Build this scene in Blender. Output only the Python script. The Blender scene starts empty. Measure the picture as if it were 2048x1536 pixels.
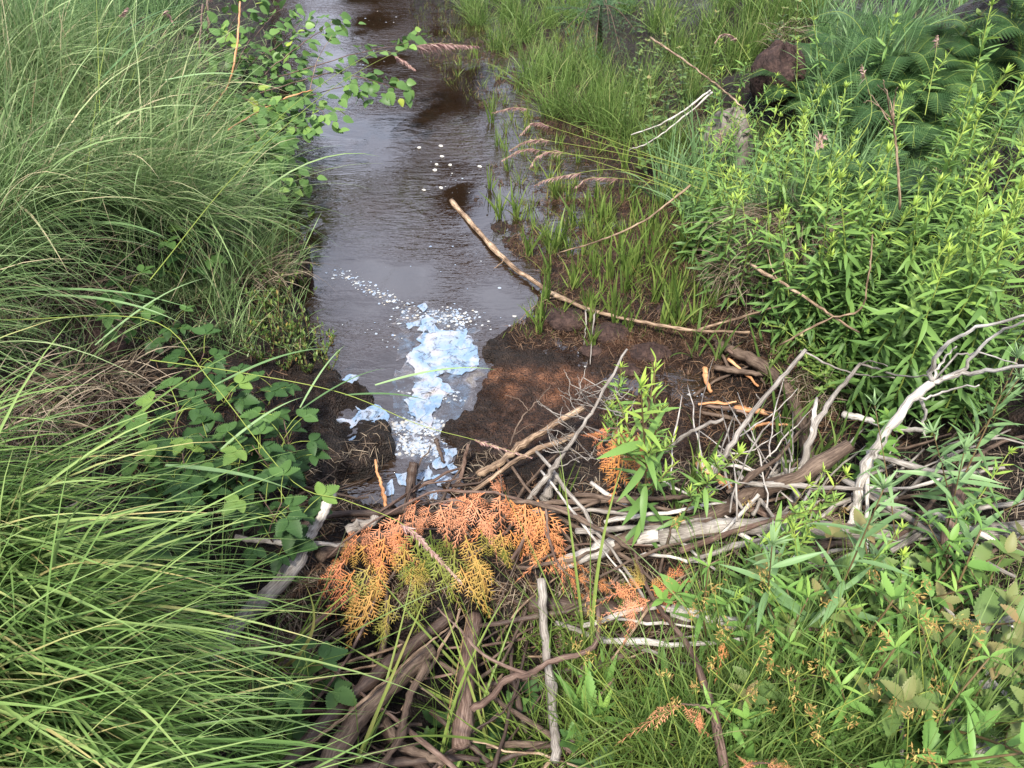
import bpy, math, random
import numpy as np
from mathutils import Vector

R = math.radians
random.seed(11)
G = np.random.default_rng(11)
SC = bpy.context.scene
COL = SC.collection

# ------------------------------------------------------------------ camera
CZ, PITCH, F = 1.90, R(42.0), 1479.0
cd = bpy.data.cameras.new('camera'); cam = bpy.data.objects.new('camera', cd); COL.objects.link(cam)
cam.location = (0, 0, CZ); cam.rotation_euler = (R(90) - PITCH, 0, 0)
cd.sensor_width = 36; cd.lens = 36 * F / 2048; cd.clip_start = 0.02; cd.clip_end = 2000
SC.camera = cam
# ------------------------------------------------------------------ world and sun (bright overcast)
SUN_EL, SUN_AZ = R(58), R(200)
w = bpy.data.worlds.new("World"); SC.world = w; w.use_nodes = True
nt = w.node_tree; nt.nodes.clear()
wo = nt.nodes.new('ShaderNodeOutputWorld'); bg = nt.nodes.new('ShaderNodeBackground')
sky = nt.nodes.new('ShaderNodeTexSky'); sky.sky_type = 'NISHITA'; sky.sun_disc = False
sky.sun_elevation = SUN_EL; sky.sun_rotation = SUN_AZ; sky.dust_density = 4.0
tc = nt.nodes.new('ShaderNodeTexCoord')
cn = nt.nodes.new('ShaderNodeTexNoise'); cn.inputs['Scale'].default_value = 2.6; cn.inputs['Detail'].default_value = 6; cn.inputs['Roughness'].default_value = .6
nt.links.new(tc.outputs['Generated'], cn.inputs['Vector'])
cr = nt.nodes.new('ShaderNodeValToRGB'); cr.color_ramp.elements[0].position = .32; cr.color_ramp.elements[1].position = .62
cr.color_ramp.elements[0].color = (3.0, 3.8, 6.2, 1); cr.color_ramp.elements[1].color = (17, 18, 21.5, 1)
nt.links.new(cn.outputs['Fac'], cr.inputs[0])
mx = nt.nodes.new('ShaderNodeMix'); mx.data_type = 'RGBA'; mx.inputs[0].default_value = .82
nt.links.new(sky.outputs[0], mx.inputs[6]); nt.links.new(cr.outputs[0], mx.inputs[7])
nt.links.new(mx.outputs[2], bg.inputs[0]); bg.inputs[1].default_value = 0.066
nt.links.new(bg.outputs[0], wo.inputs[0])
sd = bpy.data.lights.new('sun', 'SUN'); sd.energy = 4.6; sd.angle = R(8); sd.color = (1, .95, .85)
so = bpy.data.objects.new('sun', sd); COL.objects.link(so)
sv = Vector((math.sin(SUN_AZ) * math.cos(SUN_EL), math.cos(SUN_AZ) * math.cos(SUN_EL), math.sin(SUN_EL)))
so.rotation_euler = (-sv).to_track_quat('-Z', 'Y').to_euler(); so.location = (0, 0, 8)
SC.view_settings.view_transform = 'Standard'; SC.view_settings.look = 'None'
SC.view_settings.gamma = 1; SC.view_settings.exposure = 1.2
SC.cycles.max_bounces = 5; SC.cycles.diffuse_bounces = 3; SC.cycles.glossy_bounces = 2
SC.cycles.transmission_bounces = 3; SC.cycles.transparent_max_bounces = 4

# ------------------------------------------------------------------ pixel <-> world
cP, sP = math.cos(PITCH), math.sin(PITCH)
def P(px, py, z=0.0):
    u = (px - 1024) / F; v = (768 - py) / F
    d = np.array([u, cP + v * sP, -sP + v * cP])
    t = (z - CZ) / d[2]
    return np.array([d[0] * t, d[1] * t, z])
def proj(p):
    x, y, z = p[0], p[1], p[2] - CZ
    dep = y * cP - z * sP; up = y * sP + z * cP
    if dep < .05: dep = .05
    return 1024 + F * x / dep, 768 - F * up / dep
# ------------------------------------------------------------------ noise
_T = G.random((256, 256))
def vnoise(x, y, s=1.0, o=0):
    x = np.asarray(x) * s + 37.3 * o + 500; y = np.asarray(y) * s + 71.7 * o + 500
    xi = np.floor(x).astype(int); yi = np.floor(y).astype(int); fx = x - xi; fy = y - yi
    fx = fx * fx * (3 - 2 * fx); fy = fy * fy * (3 - 2 * fy)
    a = _T[xi % 256, yi % 256]; b = _T[(xi + 1) % 256, yi % 256]; c = _T[xi % 256, (yi + 1) % 256]; d = _T[(xi + 1) % 256, (yi + 1) % 256]
    return (a * (1 - fx) + b * fx) * (1 - fy) + (c * (1 - fx) + d * fx) * fy
def fbm(x, y, s, oc=4, o=0):
    r = 0; a = .5
    for k in range(oc): r = r + a * (vnoise(x, y, s * 2.03 ** k, o + k) - .5) * 2; a *= .5
    return r
# ------------------------------------------------------------------ terrain heights
CTRL = [(-300,1536,.45),(0,1536,.32),(300,1500,.18),(0,1200,.40),(300,1200,.20),(500,1300,.05),(-300,1000,.5),(0,900,.36),(300,900,.18),(500,900,.07),(600,860,.04),
(0,650,.42),(220,650,.2),(430,650,.12),(560,640,.05),(-300,500,.7),(0,400,.55),(300,400,.36),(470,400,.16),(0,100,.62),(300,100,.40),(430,100,.18),(500,300,.08),(500,200,.08),(-400,0,.9),
(650,1000,.05),(850,980,.0),(1000,980,.05),(1200,1000,.09),(600,1150,.10),(850,1150,.08),(1100,1150,.10),(700,1350,-.12),(900,1330,-.16),(950,1450,-.16),(1000,1600,-.12),(600,1536,-.03),(1200,1300,.02),(1200,1536,.08),(1400,1000,.13),(1400,1200,.13),(1400,1536,.18),
(1700,1000,.25),(1700,1250,.26),(1700,1536,.26),(2048,1000,.38),(2048,1300,.36),(2048,1536,.30),(2400,1100,.45),
(1000,820,.035),(1150,850,.035),(1000,730,.022),(1250,765,-.012),(1215,700,.04),(1130,685,-.012),(1190,725,-.014),(1130,640,.02),(700,905,.03),(630,850,.045),(650,790,.05),(740,775,.05),(780,870,.06),(750,890,.06),(660,890,.05),(740,930,.05),(700,835,-.03),(745,832,-.03),(708,882,-.015),
(1150,620,.035),(1300,650,.045),(1300,550,.02),(1100,500,-.012),(1050,400,-.022),(1200,400,-.002),(1120,440,-.018),(1180,480,-.008),(1150,350,-.015),(1250,420,-.004),(1080,300,-.02),(1000,230,-.02),(1050,150,-.015),(930,60,-.02),(1050,200,-.012),(1200,200,.05),(950,100,-.006),(1100,50,.03),(1350,400,.05),(1000,300,-.03),(960,150,-.02),(1150,300,-.005),
(1400,700,.04),(1400,780,-.02),(1500,840,-.025),(1350,760,-.015),(1300,850,.02),(1600,820,.08),(1450,450,.14),(1540,580,.22),(1650,700,.20),(1700,600,.40),(1600,400,.40),(1450,260,.16),(1550,150,.36),(1350,150,.12),(1300,20,.15),(1800,400,.5),(2048,700,.5),(2048,300,.75),(1800,100,.6),(1600,0,.5),(2048,0,.85),(2500,500,.9),
(700,-40,-.02),(900,-40,.0),(500,-40,.1)]
CX = np.array([list(P(a, b, c)) for a, b, c in CTRL])
SHORE = [(570,-80),(535,30),(545,110),(570,200),(545,300),(520,400),(540,480),(622,530),(585,600),(610,690),(640,745),(690,775),(745,790),(790,850),(800,925),(760,945),(690,985),(700,1010),(900,1010),(935,960),(890,930),(900,870),(945,800),(960,730),(960,690),(1000,672),(1070,650),(1075,610),(1095,575),(1040,520),(965,450),(950,390),(985,300),(960,220),(870,160),(830,60),(815,-80)]
SH = np.array([P(a, b, 0)[:2] for a, b in SHORE])
def inside_sdf(x, y, poly):
    x = np.asarray(x, float); y = np.asarray(y, float); d = np.full(x.shape, 1e9); ins = np.zeros(x.shape, bool); n = len(poly)
    for i in range(n):
        a = poly[i]; b = poly[(i + 1) % n]; e = b - a; L2 = (e ** 2).sum() + 1e-12
        t = np.clip(((x - a[0]) * e[0] + (y - a[1]) * e[1]) / L2, 0, 1)
        d = np.minimum(d, np.hypot(x - a[0] - t * e[0], y - a[1] - t * e[1]))
        c = ((a[1] > y) != (b[1] > y)) & (x < (b[0] - a[0]) * (y - a[1]) / (b[1] - a[1] + 1e-12) + a[0]); ins ^= c
    return np.where(ins, -d, d)
def Hraw(x, y):
    x = np.asarray(x, float); y = np.asarray(y, float)
    num = np.zeros(x.shape); den = np.zeros(x.shape)
    for c in CX:
        s = .5 + .12 * c[1]
        wgt = 1 / ((((x - c[0]) ** 2 + (y - c[1]) ** 2) / s ** 2 + .004) ** 1.7); num += wgt * c[2]; den += wgt
    h = num / den
    far = np.clip((y - 9) / 12, 0, 1); h = h * (1 - far) + .35 * far
    lump = fbm(x, y, 2.2, 3, 3) * np.clip(h, .0, .3) * .3
    mud = fbm(x, y, 9, 4, 9) * .024 + (np.abs(fbm(x, y, 38, 3, 5)) * .026 + np.abs(fbm(x, y, 80, 2, 15)) * .012)
    h = h + lump + mud
    d = inside_sdf(x, y, SH) + fbm(x, y, 6, 6, 21) * .075 + fbm(x, y, 16, 3, 41) * .035 + fbm(x, y, 40, 3, 31) * .025
    k = np.clip((d + .05) / .07, 0, 1); k = k * k * (3 - 2 * k)
    return -.14 * (1 - k) + h * k
def axis(segs):
    out = [segs[0][0]]
    for a, b, st in segs:
        n = max(1, int(round((b - a) / st))); out += list(np.linspace(a, b, n + 1)[1:])
    return np.array(out)
GX = axis([(-60, -12, 6), (-12, -4, .5), (-4, -2, .06), (-2, -1.0, .03), (-1.0, -.5, .011), (-.5, .55, .0075), (.55, 1.3, .011), (1.3, 2.4, .03), (2.4, 4.5, .08), (4.5, 12, .5), (12, 60, 6)])
GY = axis([(-12, -1, 1), (-1, .6, .08), (.6, 1.25, .02), (1.25, 1.45, .011), (1.45, 2.7, .0075), (2.7, 3.3, .011), (3.3, 5, .022), (5, 8, .05), (8, 12, .3), (12, 30, 2), (30, 120, 15)])
gx, gy = np.meshgrid(GX, GY, indexing='ij'); GZ = Hraw(gx, gy)
def H(x, y):
    x = np.clip(np.asarray(x, float), GX[0], GX[-1] - 1e-6); y = np.clip(np.asarray(y, float), GY[0], GY[-1] - 1e-6)
    i = np.clip(np.searchsorted(GX, x, side='right') - 1, 0, len(GX) - 2); j = np.clip(np.searchsorted(GY, y, side='right') - 1, 0, len(GY) - 2)
    fx = (x - GX[i]) / (GX[i + 1] - GX[i]); fy = (y - GY[j]) / (GY[j + 1] - GY[j])
    return (GZ[i, j] * (1 - fx) + GZ[i + 1, j] * fx) * (1 - fy) + (GZ[i, j + 1] * (1 - fx) + GZ[i + 1, j + 1] * fx) * fy
def GP(px, py, h=0.0):
    """point whose height above the ground is h, seen at this pixel"""
    z = .1
    for _ in range(8):
        p = P(px, py, z); z = .5 * z + .5 * (max(float(H(p[0], p[1])), -.01) + h)
    p = P(px, py, z); return p
# ------------------------------------------------------------------ mesh helpers
def nrm(v): return v / (np.linalg.norm(v, axis=-1, keepdims=True) + 1e-12)
class MB:
    def __init__(s): s.V = []; s.F = {3: [], 4: []}; s.T = []; s.B = []; s.n = 0
    def add(s, V, Q=None, T3=None, t=0.5, b=None):
        V = np.asarray(V, float).reshape(-1, 3); m = len(V)
        if Q is not None and len(Q): s.F[4].append(np.asarray(Q, int) + s.n)
        if T3 is not None and len(T3): s.F[3].append(np.asarray(T3, int) + s.n)
        s.V.append(V); s.T.append(np.broadcast_to(np.asarray(t, float), (m,)).copy())
        s.B.append(np.zeros((m, 3)) if b is None else b); s.n += m; return s
    def mesh(s, name, mats, off=(0, 0, 0), smooth=True):
        me = bpy.data.meshes.new(name); V = np.concatenate(s.V) - np.asarray(off)
        q = np.concatenate(s.F[4]) if s.F[4] else np.zeros((0, 4), int); t = np.concatenate(s.F[3]) if s.F[3] else np.zeros((0, 3), int)
        me.vertices.add(len(V)); me.vertices.foreach_set('co', V.astype(np.float32).ravel())
        loops = np.concatenate([q.ravel(), t.ravel()]); me.loops.add(len(loops)); me.loops.foreach_set('vertex_index', loops.astype(np.int32))
        st = np.concatenate([np.arange(len(q)) * 4, len(q) * 4 + np.arange(len(t)) * 3]); me.polygons.add(len(st))
        me.polygons.foreach_set('loop_start', st.astype(np.int32))
        if smooth: me.polygons.foreach_set('use_smooth', np.ones(len(st), bool))
        a = me.attributes.new('t', 'FLOAT', 'POINT'); a.data.foreach_set('value', np.concatenate(s.T).astype(np.float32))
        a = me.attributes.new('bark', 'FLOAT_VECTOR', 'POINT'); a.data.foreach_set('vector', np.concatenate(s.B).astype(np.float32).ravel())
        me.update(calc_edges=True); me.materials.append(mats); return me
def link(name, me, parent=None, loc=None):
    o = bpy.data.objects.new(name, me); COL.objects.link(o)
    if parent is not None: o.parent = parent
    if loc is not None: o.location = loc
    return o
def tag(o, label=None, cat=None, group=None, kind=None):
    if label: o['label'] = label
    if cat: o['category'] = cat
    if group: o['group'] = group
    if kind: o['kind'] = kind
    return o
PEND = []   # (object, description, point) that get their place words at the end
def thing(name, cat, loc, group=None, label=None, desc=None, at=None):
    o = bpy.data.objects.new(name, None); COL.objects.link(o); o.empty_display_size = .05
    o.location = loc; tag(o, label, cat, group)
    if desc: PEND.append((o, desc, at if at is not None else loc))
    return o
def part(name, mb, mat, root): return link(name, mb.mesh(name, mat, off=root.location), root)
def ribbons(mb, root, d, L, W, droop, segs=6, ref_j=.7, tip=1.0, t=None, ground=True, wob=.05, fold=0.0, base_w=.6):
    root = np.asarray(root, float); n = len(root); L = np.broadcast_to(L, (n,)).astype(float); W = np.broadcast_to(W, (n,)).astype(float); droop = np.broadcast_to(droop, (n,)).astype(float)
    d = nrm(np.asarray(d, float)); pos = root.copy(); ref = np.array([0, 0, 1.]) + G.normal(0, ref_j, (n, 3)); wv = G.normal(0, wob, (n, 3))
    if t is None: t = G.random(n)
    t = np.broadcast_to(t, (n,)); rows = []; na = 3 if fold else 2
    for k in range(segs + 1):
        s = k / segs
        side = nrm(np.cross(d, ref)); wd = W * .5 * (base_w + (1 - base_w) * min(1, s * 4)) * (1 - s ** 2.2 * tip) + 1e-5
        if fold:
            up = nrm(np.cross(side, d))
            rows.append(np.stack([pos - side * wd[:, None], pos - up * (wd * fold)[:, None], pos + side * wd[:, None]], 1))
        else: rows.append(np.stack([pos - side * wd[:, None], pos + side * wd[:, None]], 1))
        if k < segs:
            d = nrm(d + np.array([0, 0, -1.]) * (droop * (s + .15))[:, None] * (6 / segs) + wv * (6 / segs))
            pos = pos + d * (L / segs)[:, None]
            if ground:
                hz = H(pos[:, 0], pos[:, 1]) + .008; low = pos[:, 2] < hz
                pos[low, 2] = hz[low]; d[low, 2] = np.maximum(d[low, 2], -.05)
    V = np.stack(rows, 1); S = segs + 1   # n,S,na,3
    base = (np.arange(n) * S * na)[:, None, None]; k = np.arange(segs)[None, :, None] * na; c = np.arange(na - 1)[None, None, :]
    a = base + k + c; Q = np.stack([a, a + 1, a + 1 + na, a + na], -1).reshape(-1, 4)
    mb.add(V.reshape(-1, 3), Q, t=np.repeat(t, S * na)); return pos
def stamp(mb, tpl, org, X, Z, sc, t=None):
    TV, TQ = tpl; org = np.asarray(org, float); n = len(org); sc = np.broadcast_to(np.asarray(sc, float), (n,))
    X = nrm(np.asarray(X, float)); Y = nrm(np.cross(Z, X)); Zz = np.cross(X, Y)
    V = org[:, None] + sc[:, None, None] * (TV[None, :, 0:1] * X[:, None] + TV[None, :, 1:2] * Y[:, None] + TV[None, :, 2:3] * Zz[:, None])
    m = len(TV); Q = (TQ[None] + (np.arange(n) * m)[:, None, None]).reshape(-1, TQ.shape[1])
    if t is None: t = G.random(n)
    mb.add(V.reshape(-1, 3), Q, t=np.repeat(np.broadcast_to(t, (n,)), m))
def grid3(rows):
    V = np.array(rows, float).reshape(-1, 3); n = len(rows); Q = []
    for k in range(n - 1):
        for c in range(2): a = k * 3 + c; Q.append((a, a + 1, a + 4, a + 3))
    return V, np.array(Q)
def leaf_tpl(w=.17, curl=.25, fold=.25, n=7, peak=.42, pet=.03):
    rows = []
    for k in range(n + 1):
        a = k / n; b = w * .5 * math.sin(math.pi * a ** (math.log(.5) / math.log(peak))) ** .8 if 0 < a < 1 else .004
        c = -curl * a * a; rows.append([(a, -b, c + fold * b), (a, 0, c), (a, b, c + fold * b)])
    return grid3(rows)
def serr_tpl(w=.62, teeth=9, curl=.2, fold=.25, pleat=.03, peak=.36, pet=.12):
    rows = [[(-pet, -.008, 0), (-pet, 0, 0), (-pet, .008, 0)], [(0, -.01, 0), (0, 0, 0), (0, .01, 0)]]; n = teeth * 2
    for k in range(1, n + 1):
        a = k / n; b = w * .5 * math.sin(math.pi * a ** (math.log(.5) / math.log(peak))) ** .75 if a < 1 else .003
        o = (k % 2); b2 = b * (1.06 if o else .86); c = -curl * a * a + (pleat if o else -pleat) * math.sin(math.pi * a)
        ax = a + (.03 if o else 0) + b * .12
        rows.append([(ax, -b2, c + fold * b), (a, 0, -curl * a * a), (ax, b2, c + fold * b)])
    return grid3(rows)
def cr_path(pts, n):
    """resampled smooth path through the points (m,k)"""
    p = np.asarray(pts, float); p = np.vstack([2 * p[0] - p[1], p, 2 * p[-1] - p[-2]]); m = len(p) - 3; out = []
    for u in np.linspace(0, m, n):
        i = min(int(u), m - 1); f = u - i; a, b, c, d = p[i:i + 4]
        out.append(.5 * (2 * b + (c - a) * f + (2 * a - 5 * b + 4 * c - d) * f * f + (3 * b - a - 3 * c + d) * f ** 3))
    return np.array(out)
def tube(mb, pts, rad, sides=7, t=.5, rough=.12, cap=True):
    p = np.asarray(pts, float); n = len(p); rad = np.asarray(rad, float)
    tg = nrm(np.gradient(p, axis=0)); ref = np.array([0, 0, 1.]) if abs(tg[0][2]) < .9 else np.array([1., 0, 0])
    u = nrm(np.cross(tg[0], ref)); V = []; B = []; s = 0; o3 = G.random(3) * 50; ph = G.random(sides) * .0
    lump = 1 + rough * G.normal(0, 1, (n, sides)) * .5; lump = (lump + np.roll(lump, 1, 0)) / 2
    for k in range(n):
        u = nrm(u - tg[k] * (u @ tg[k])); v = np.cross(tg[k], u)
        if k: s += np.linalg.norm(p[k] - p[k - 1])
        for j in range(sides):
            a = 2 * math.pi * j / sides; r = rad[k] * lump[k, j]
            V.append(p[k] + (u * math.cos(a) + v * math.sin(a)) * r); B.append((s * .12 + o3[0], rad[0] * math.cos(a) + o3[1], rad[0] * math.sin(a) + o3[2]))
    Q = [(k * sides + j, k * sides + (j + 1) % sides, (k + 1) * sides + (j + 1) % sides, (k + 1) * sides + j) for k in range(n - 1) for j in range(sides)]
    T3 = []
    if cap:
        for k, e in ((0, -1), (n - 1, 1)):
            c = len(V); V.append(p[k] + tg[k] * e * rad[k] * .25); B.append((s * .12 + o3[0], o3[1], o3[2]))
            for j in range(sides): T3.append((k * sides + j, k * sides + (j + 1) % sides, c) if e > 0 else (k * sides + (j + 1) % sides, k * sides + j, c))
    mb.add(V, Q, T3, t=t, b=np.array(B))
# ------------------------------------------------------------------ materials
def nodes(name):
    m = bpy.data.materials.new(name); m.use_nodes = True; t = m.node_tree; t.nodes.clear()
    return m, t, t.nodes.new('ShaderNodeOutputMaterial')
def ramp(t, fac, cols):
    r = t.nodes.new('ShaderNodeValToRGB'); e = r.color_ramp.elements
    while len(e) > 1: e.remove(e[-1])
    e[0].position = cols[0][0]; e[0].color = (*cols[0][1], 1)
    for p_, c_ in cols[1:]: x = e.new(p_); x.color = (*c_, 1)
    t.links.new(fac, r.inputs[0]); return r.outputs[0]
def leaf_mat(name, cols, trans=.35, rough=.45, vary=.25, spot=None):
    m, t, out = nodes(name); at = t.nodes.new('ShaderNodeAttribute'); at.attribute_name = 't'
    tcn = t.nodes.new('ShaderNodeTexCoord'); nz = t.nodes.new('ShaderNodeTexNoise'); nz.inputs['Scale'].default_value = 14; nz.inputs['Detail'].default_value = 3
    t.links.new(tcn.outputs['Object'], nz.inputs['Vector'])
    ma = t.nodes.new('ShaderNodeMath'); ma.operation = 'MULTIPLY_ADD'; t.links.new(nz.outputs['Fac'], ma.inputs[0]); ma.inputs[1].default_value = vary; t.links.new(at.outputs['Fac'], ma.inputs[2])
    mb_ = t.nodes.new('ShaderNodeMath'); mb_.operation = 'SUBTRACT'; t.links.new(ma.outputs[0], mb_.inputs[0]); mb_.inputs[1].default_value = vary * .5
    c = ramp(t, mb_.outputs[0], cols)
    if spot:
        n2 = t.nodes.new('ShaderNodeTexNoise'); n2.inputs['Scale'].default_value = 9; n2.inputs['Detail'].default_value = 5; t.links.new(tcn.outputs['Object'], n2.inputs['Vector'])
        rr = ramp(t, n2.outputs['Fac'], [(.56, (0, 0, 0)), (.64, (1, 1, 1))]); mixc = t.nodes.new('ShaderNodeMix'); mixc.data_type = 'RGBA'
        t.links.new(rr, mixc.inputs[0]); t.links.new(c, mixc.inputs[6]); mixc.inputs[7].default_value = (*spot, 1); c = mixc.outputs[2]
    pb = t.nodes.new('ShaderNodeBsdfPrincipled'); t.links.new(c, pb.inputs['Base Color']); pb.inputs['Roughness'].default_value = rough; pb.inputs['Specular IOR Level'].default_value = .18
    if trans:
        tl = t.nodes.new('ShaderNodeBsdfTranslucent'); t.links.new(c, tl.inputs[0]); ms = t.nodes.new('ShaderNodeMixShader'); ms.inputs[0].default_value = trans
        t.links.new(pb.outputs[0], ms.inputs[1]); t.links.new(tl.outputs[0], ms.inputs[2]); t.links.new(ms.outputs[0], out.inputs[0])
    else: t.links.new(pb.outputs[0], out.inputs[0])
    return m
def bark_mat(name, cols, rough=.75, scale=240, bump=.9, dist=.003):
    m, t, out = nodes(name); at = t.nodes.new('ShaderNodeAttribute'); at.attribute_name = 'bark'
    nz = t.nodes.new('ShaderNodeTexNoise'); nz.inputs['Scale'].default_value = scale; nz.inputs['Detail'].default_value = 6; nz.inputs['Roughness'].default_value = .65
    t.links.new(at.outputs['Vector'], nz.inputs['Vector'])
    tcn = t.nodes.new('ShaderNodeTexCoord'); n2 = t.nodes.new('ShaderNodeTexNoise'); n2.inputs['Scale'].default_value = 11; n2.inputs['Detail'].default_value = 4; t.links.new(tcn.outputs['Object'], n2.inputs['Vector'])
    a = t.nodes.new('ShaderNodeMath'); a.operation = 'MULTIPLY_ADD'; t.links.new(n2.outputs['Fac'], a.inputs[0]); a.inputs[1].default_value = .55
    b = t.nodes.new('ShaderNodeMath'); b.operation = 'MULTIPLY'; t.links.new(nz.outputs['Fac'], b.inputs[0]); b.inputs[1].default_value = .95; b2 = t.nodes.new('ShaderNodeMath'); b2.operation = 'SUBTRACT'; t.links.new(b.outputs[0], b2.inputs[0]); b2.inputs[1].default_value = .23; t.links.new(b2.outputs[0], a.inputs[2])
    c = ramp(t, a.outputs[0], cols); pb = t.nodes.new('ShaderNodeBsdfPrincipled'); t.links.new(c, pb.inputs['Base Color']); pb.inputs['Roughness'].default_value = rough; pb.inputs['Specular IOR Level'].default_value = .25
    bp = t.nodes.new('ShaderNodeBump'); bp.inputs['Strength'].default_value = bump; bp.inputs['Distance'].default_value = dist; t.links.new(nz.outputs['Fac'], bp.inputs['Height']); t.links.new(bp.outputs[0], pb.inputs['Normal'])
    t.links.new(pb.outputs[0], out.inputs[0]); return m
M = {}
M['sedge'] = leaf_mat('sedge', [(0, (.05, .09, .03)), (.4, (.105, .175, .06)), (.7, (.20, .285, .115)), (.88, (.29, .36, .17)), (.95, (.42, .36, .22))], .3, .38)
M['sedge_near'] = leaf_mat('sedge_near', [(0, (.04, .08, .02)), (.4, (.085, .155, .04)), (.7, (.155, .24, .07)), (.9, (.24, .32, .11)), (.97, (.38, .33, .14))], .3, .35)
M['reed'] = leaf_mat('reed', [(0, (.08, .15, .06)), (.6, (.15, .25, .10)), (1, (.25, .36, .17))], .35, .4)
M['marsh'] = leaf_mat('marsh', [(0, (.055, .09, .02)), (.5, (.105, .165, .035)), (.8, (.19, .25, .06)), (1, (.28, .19, .09))], .35, .4)
M['lime'] = leaf_mat('lime', [(0, (.05, .095, .02)), (.5, (.11, .18, .045)), (.85, (.20, .275, .08)), (1, (.30, .27, .13))], .35, .45)
M['dead'] = leaf_mat('dead_grass', [(0, (.06, .04, .028)), (.5, (.15, .11, .078)), (1, (.32, .26, .19))], .15, .7)
M['rust'] = leaf_mat('rust_litter', [(0, (.02, .011, .007)), (.5, (.065, .034, .020)), (1, (.16, .10, .06))], .1, .6)
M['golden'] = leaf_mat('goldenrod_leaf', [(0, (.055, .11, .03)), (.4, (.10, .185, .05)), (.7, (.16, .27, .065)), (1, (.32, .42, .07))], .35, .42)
M['gstem'] = leaf_mat('green_stem', [(0, (.14, .19, .04)), (1, (.24, .28, .06))], .1, .5)
M['dstem'] = leaf_mat('dark_stem', [(0, (.07, .04, .025)), (1, (.13, .10, .04))], .0, .5)
M['rasp'] = leaf_mat('raspberry_leaf', [(0, (.02, .05, .015)), (.5, (.045, .095, .027)), (.85, (.08, .15, .04)), (1, (.16, .24, .05))], .25, .5)
M['birch'] = leaf_mat('birch_leaf', [(0, (.05, .10, .03)), (.5, (.085, .16, .045)), (.85, (.15, .25, .06)), (1, (.28, .34, .06))], .3, .42)
M['fern'] = leaf_mat('fern_leaf', [(0, (.02, .05, .015)), (.5, (.04, .09, .028)), (1, (.085, .15, .045))], .3, .5)
M['elder'] = leaf_mat('pale_leaf', [(0, (.09, .18, .04)), (.6, (.14, .26, .06)), (1, (.22, .34, .07))], .35, .45)
M['small'] = leaf_mat('shrublet_leaf', [(0, (.035, .075, .015)), (.5, (.08, .13, .03)), (.9, (.14, .19, .05)), (1, (.3, .14, .05))], .25, .4)
M['redleaf'] = leaf_mat('red_leaf', [(0, (.07, .12, .03)), (.5, (.11, .17, .05)), (.9, (.20, .17, .07)), (1, (.34, .14, .09))], .3, .45)
M['spruce'] = leaf_mat('spruce_needle', [(0, (.03, .07, .03)), (.6, (.06, .12, .055)), (1, (.12, .20, .09))], .1, .5)
M['spruced'] = leaf_mat('dark_needle', [(0, (.012, .022, .010)), (1, (.03, .05, .02))], .0, .7)
M['cedar'] = leaf_mat('dead_cedar', [(0, (.06, .10, .015)), (.22, (.17, .18, .035)), (.4, (.34, .22, .06)), (.62, (.44, .19, .055)), (.85, (.48, .18, .085)), (1, (.50, .22, .12))], .15, .55, .3)
M['plume'] = leaf_mat('plume', [(0, (.20, .11, .10)), (.5, (.36, .22, .20)), (1, (.50, .35, .30))], .3, .7)
M['seed'] = leaf_mat('seed', [(0, (.16, .09, .03)), (.6, (.26, .17, .05)), (1, (.3, .27, .08))], .1, .6)
M['bark'] = bark_mat('brown_bark', [(.3, (.022, .014, .010)), (.5, (.065, .043, .031)), (.75, (.16, .115, .085))])
M['darkbark'] = bark_mat('dark_wet_bark', [(.3, (.016, .010, .008)), (.55, (.05, .032, .025)), (.8, (.11, .08, .06))], .5)
M['grey'] = bark_mat('grey_wood', [(.3, (.05, .04, .034)), (.5, (.17, .148, .13)), (.75, (.36, .33, .295))], .8, 260)
M['white'] = bark_mat('bleached_wood', [(.32, (.10, .08, .065)), (.5, (.32, .29, .26)), (.75, (.58, .54, .49))], .75, 260)
M['tan'] = bark_mat('tan_wood', [(.36, (.045, .028, .018)), (.5, (.16, .105, .068)), (.7, (.38, .28, .19))], .7, 220)
M['orangew'] = bark_mat('orange_wood', [(.3, (.15, .06, .025)), (.5, (.38, .18, .08)), (.75, (.6, .36, .2))], .6, 220)
M['redbark'] = bark_mat('red_bark', [(.3, (.03, .017, .012)), (.5, (.08, .048, .036)), (.75, (.20, .14, .11))], .7, 220)
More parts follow.
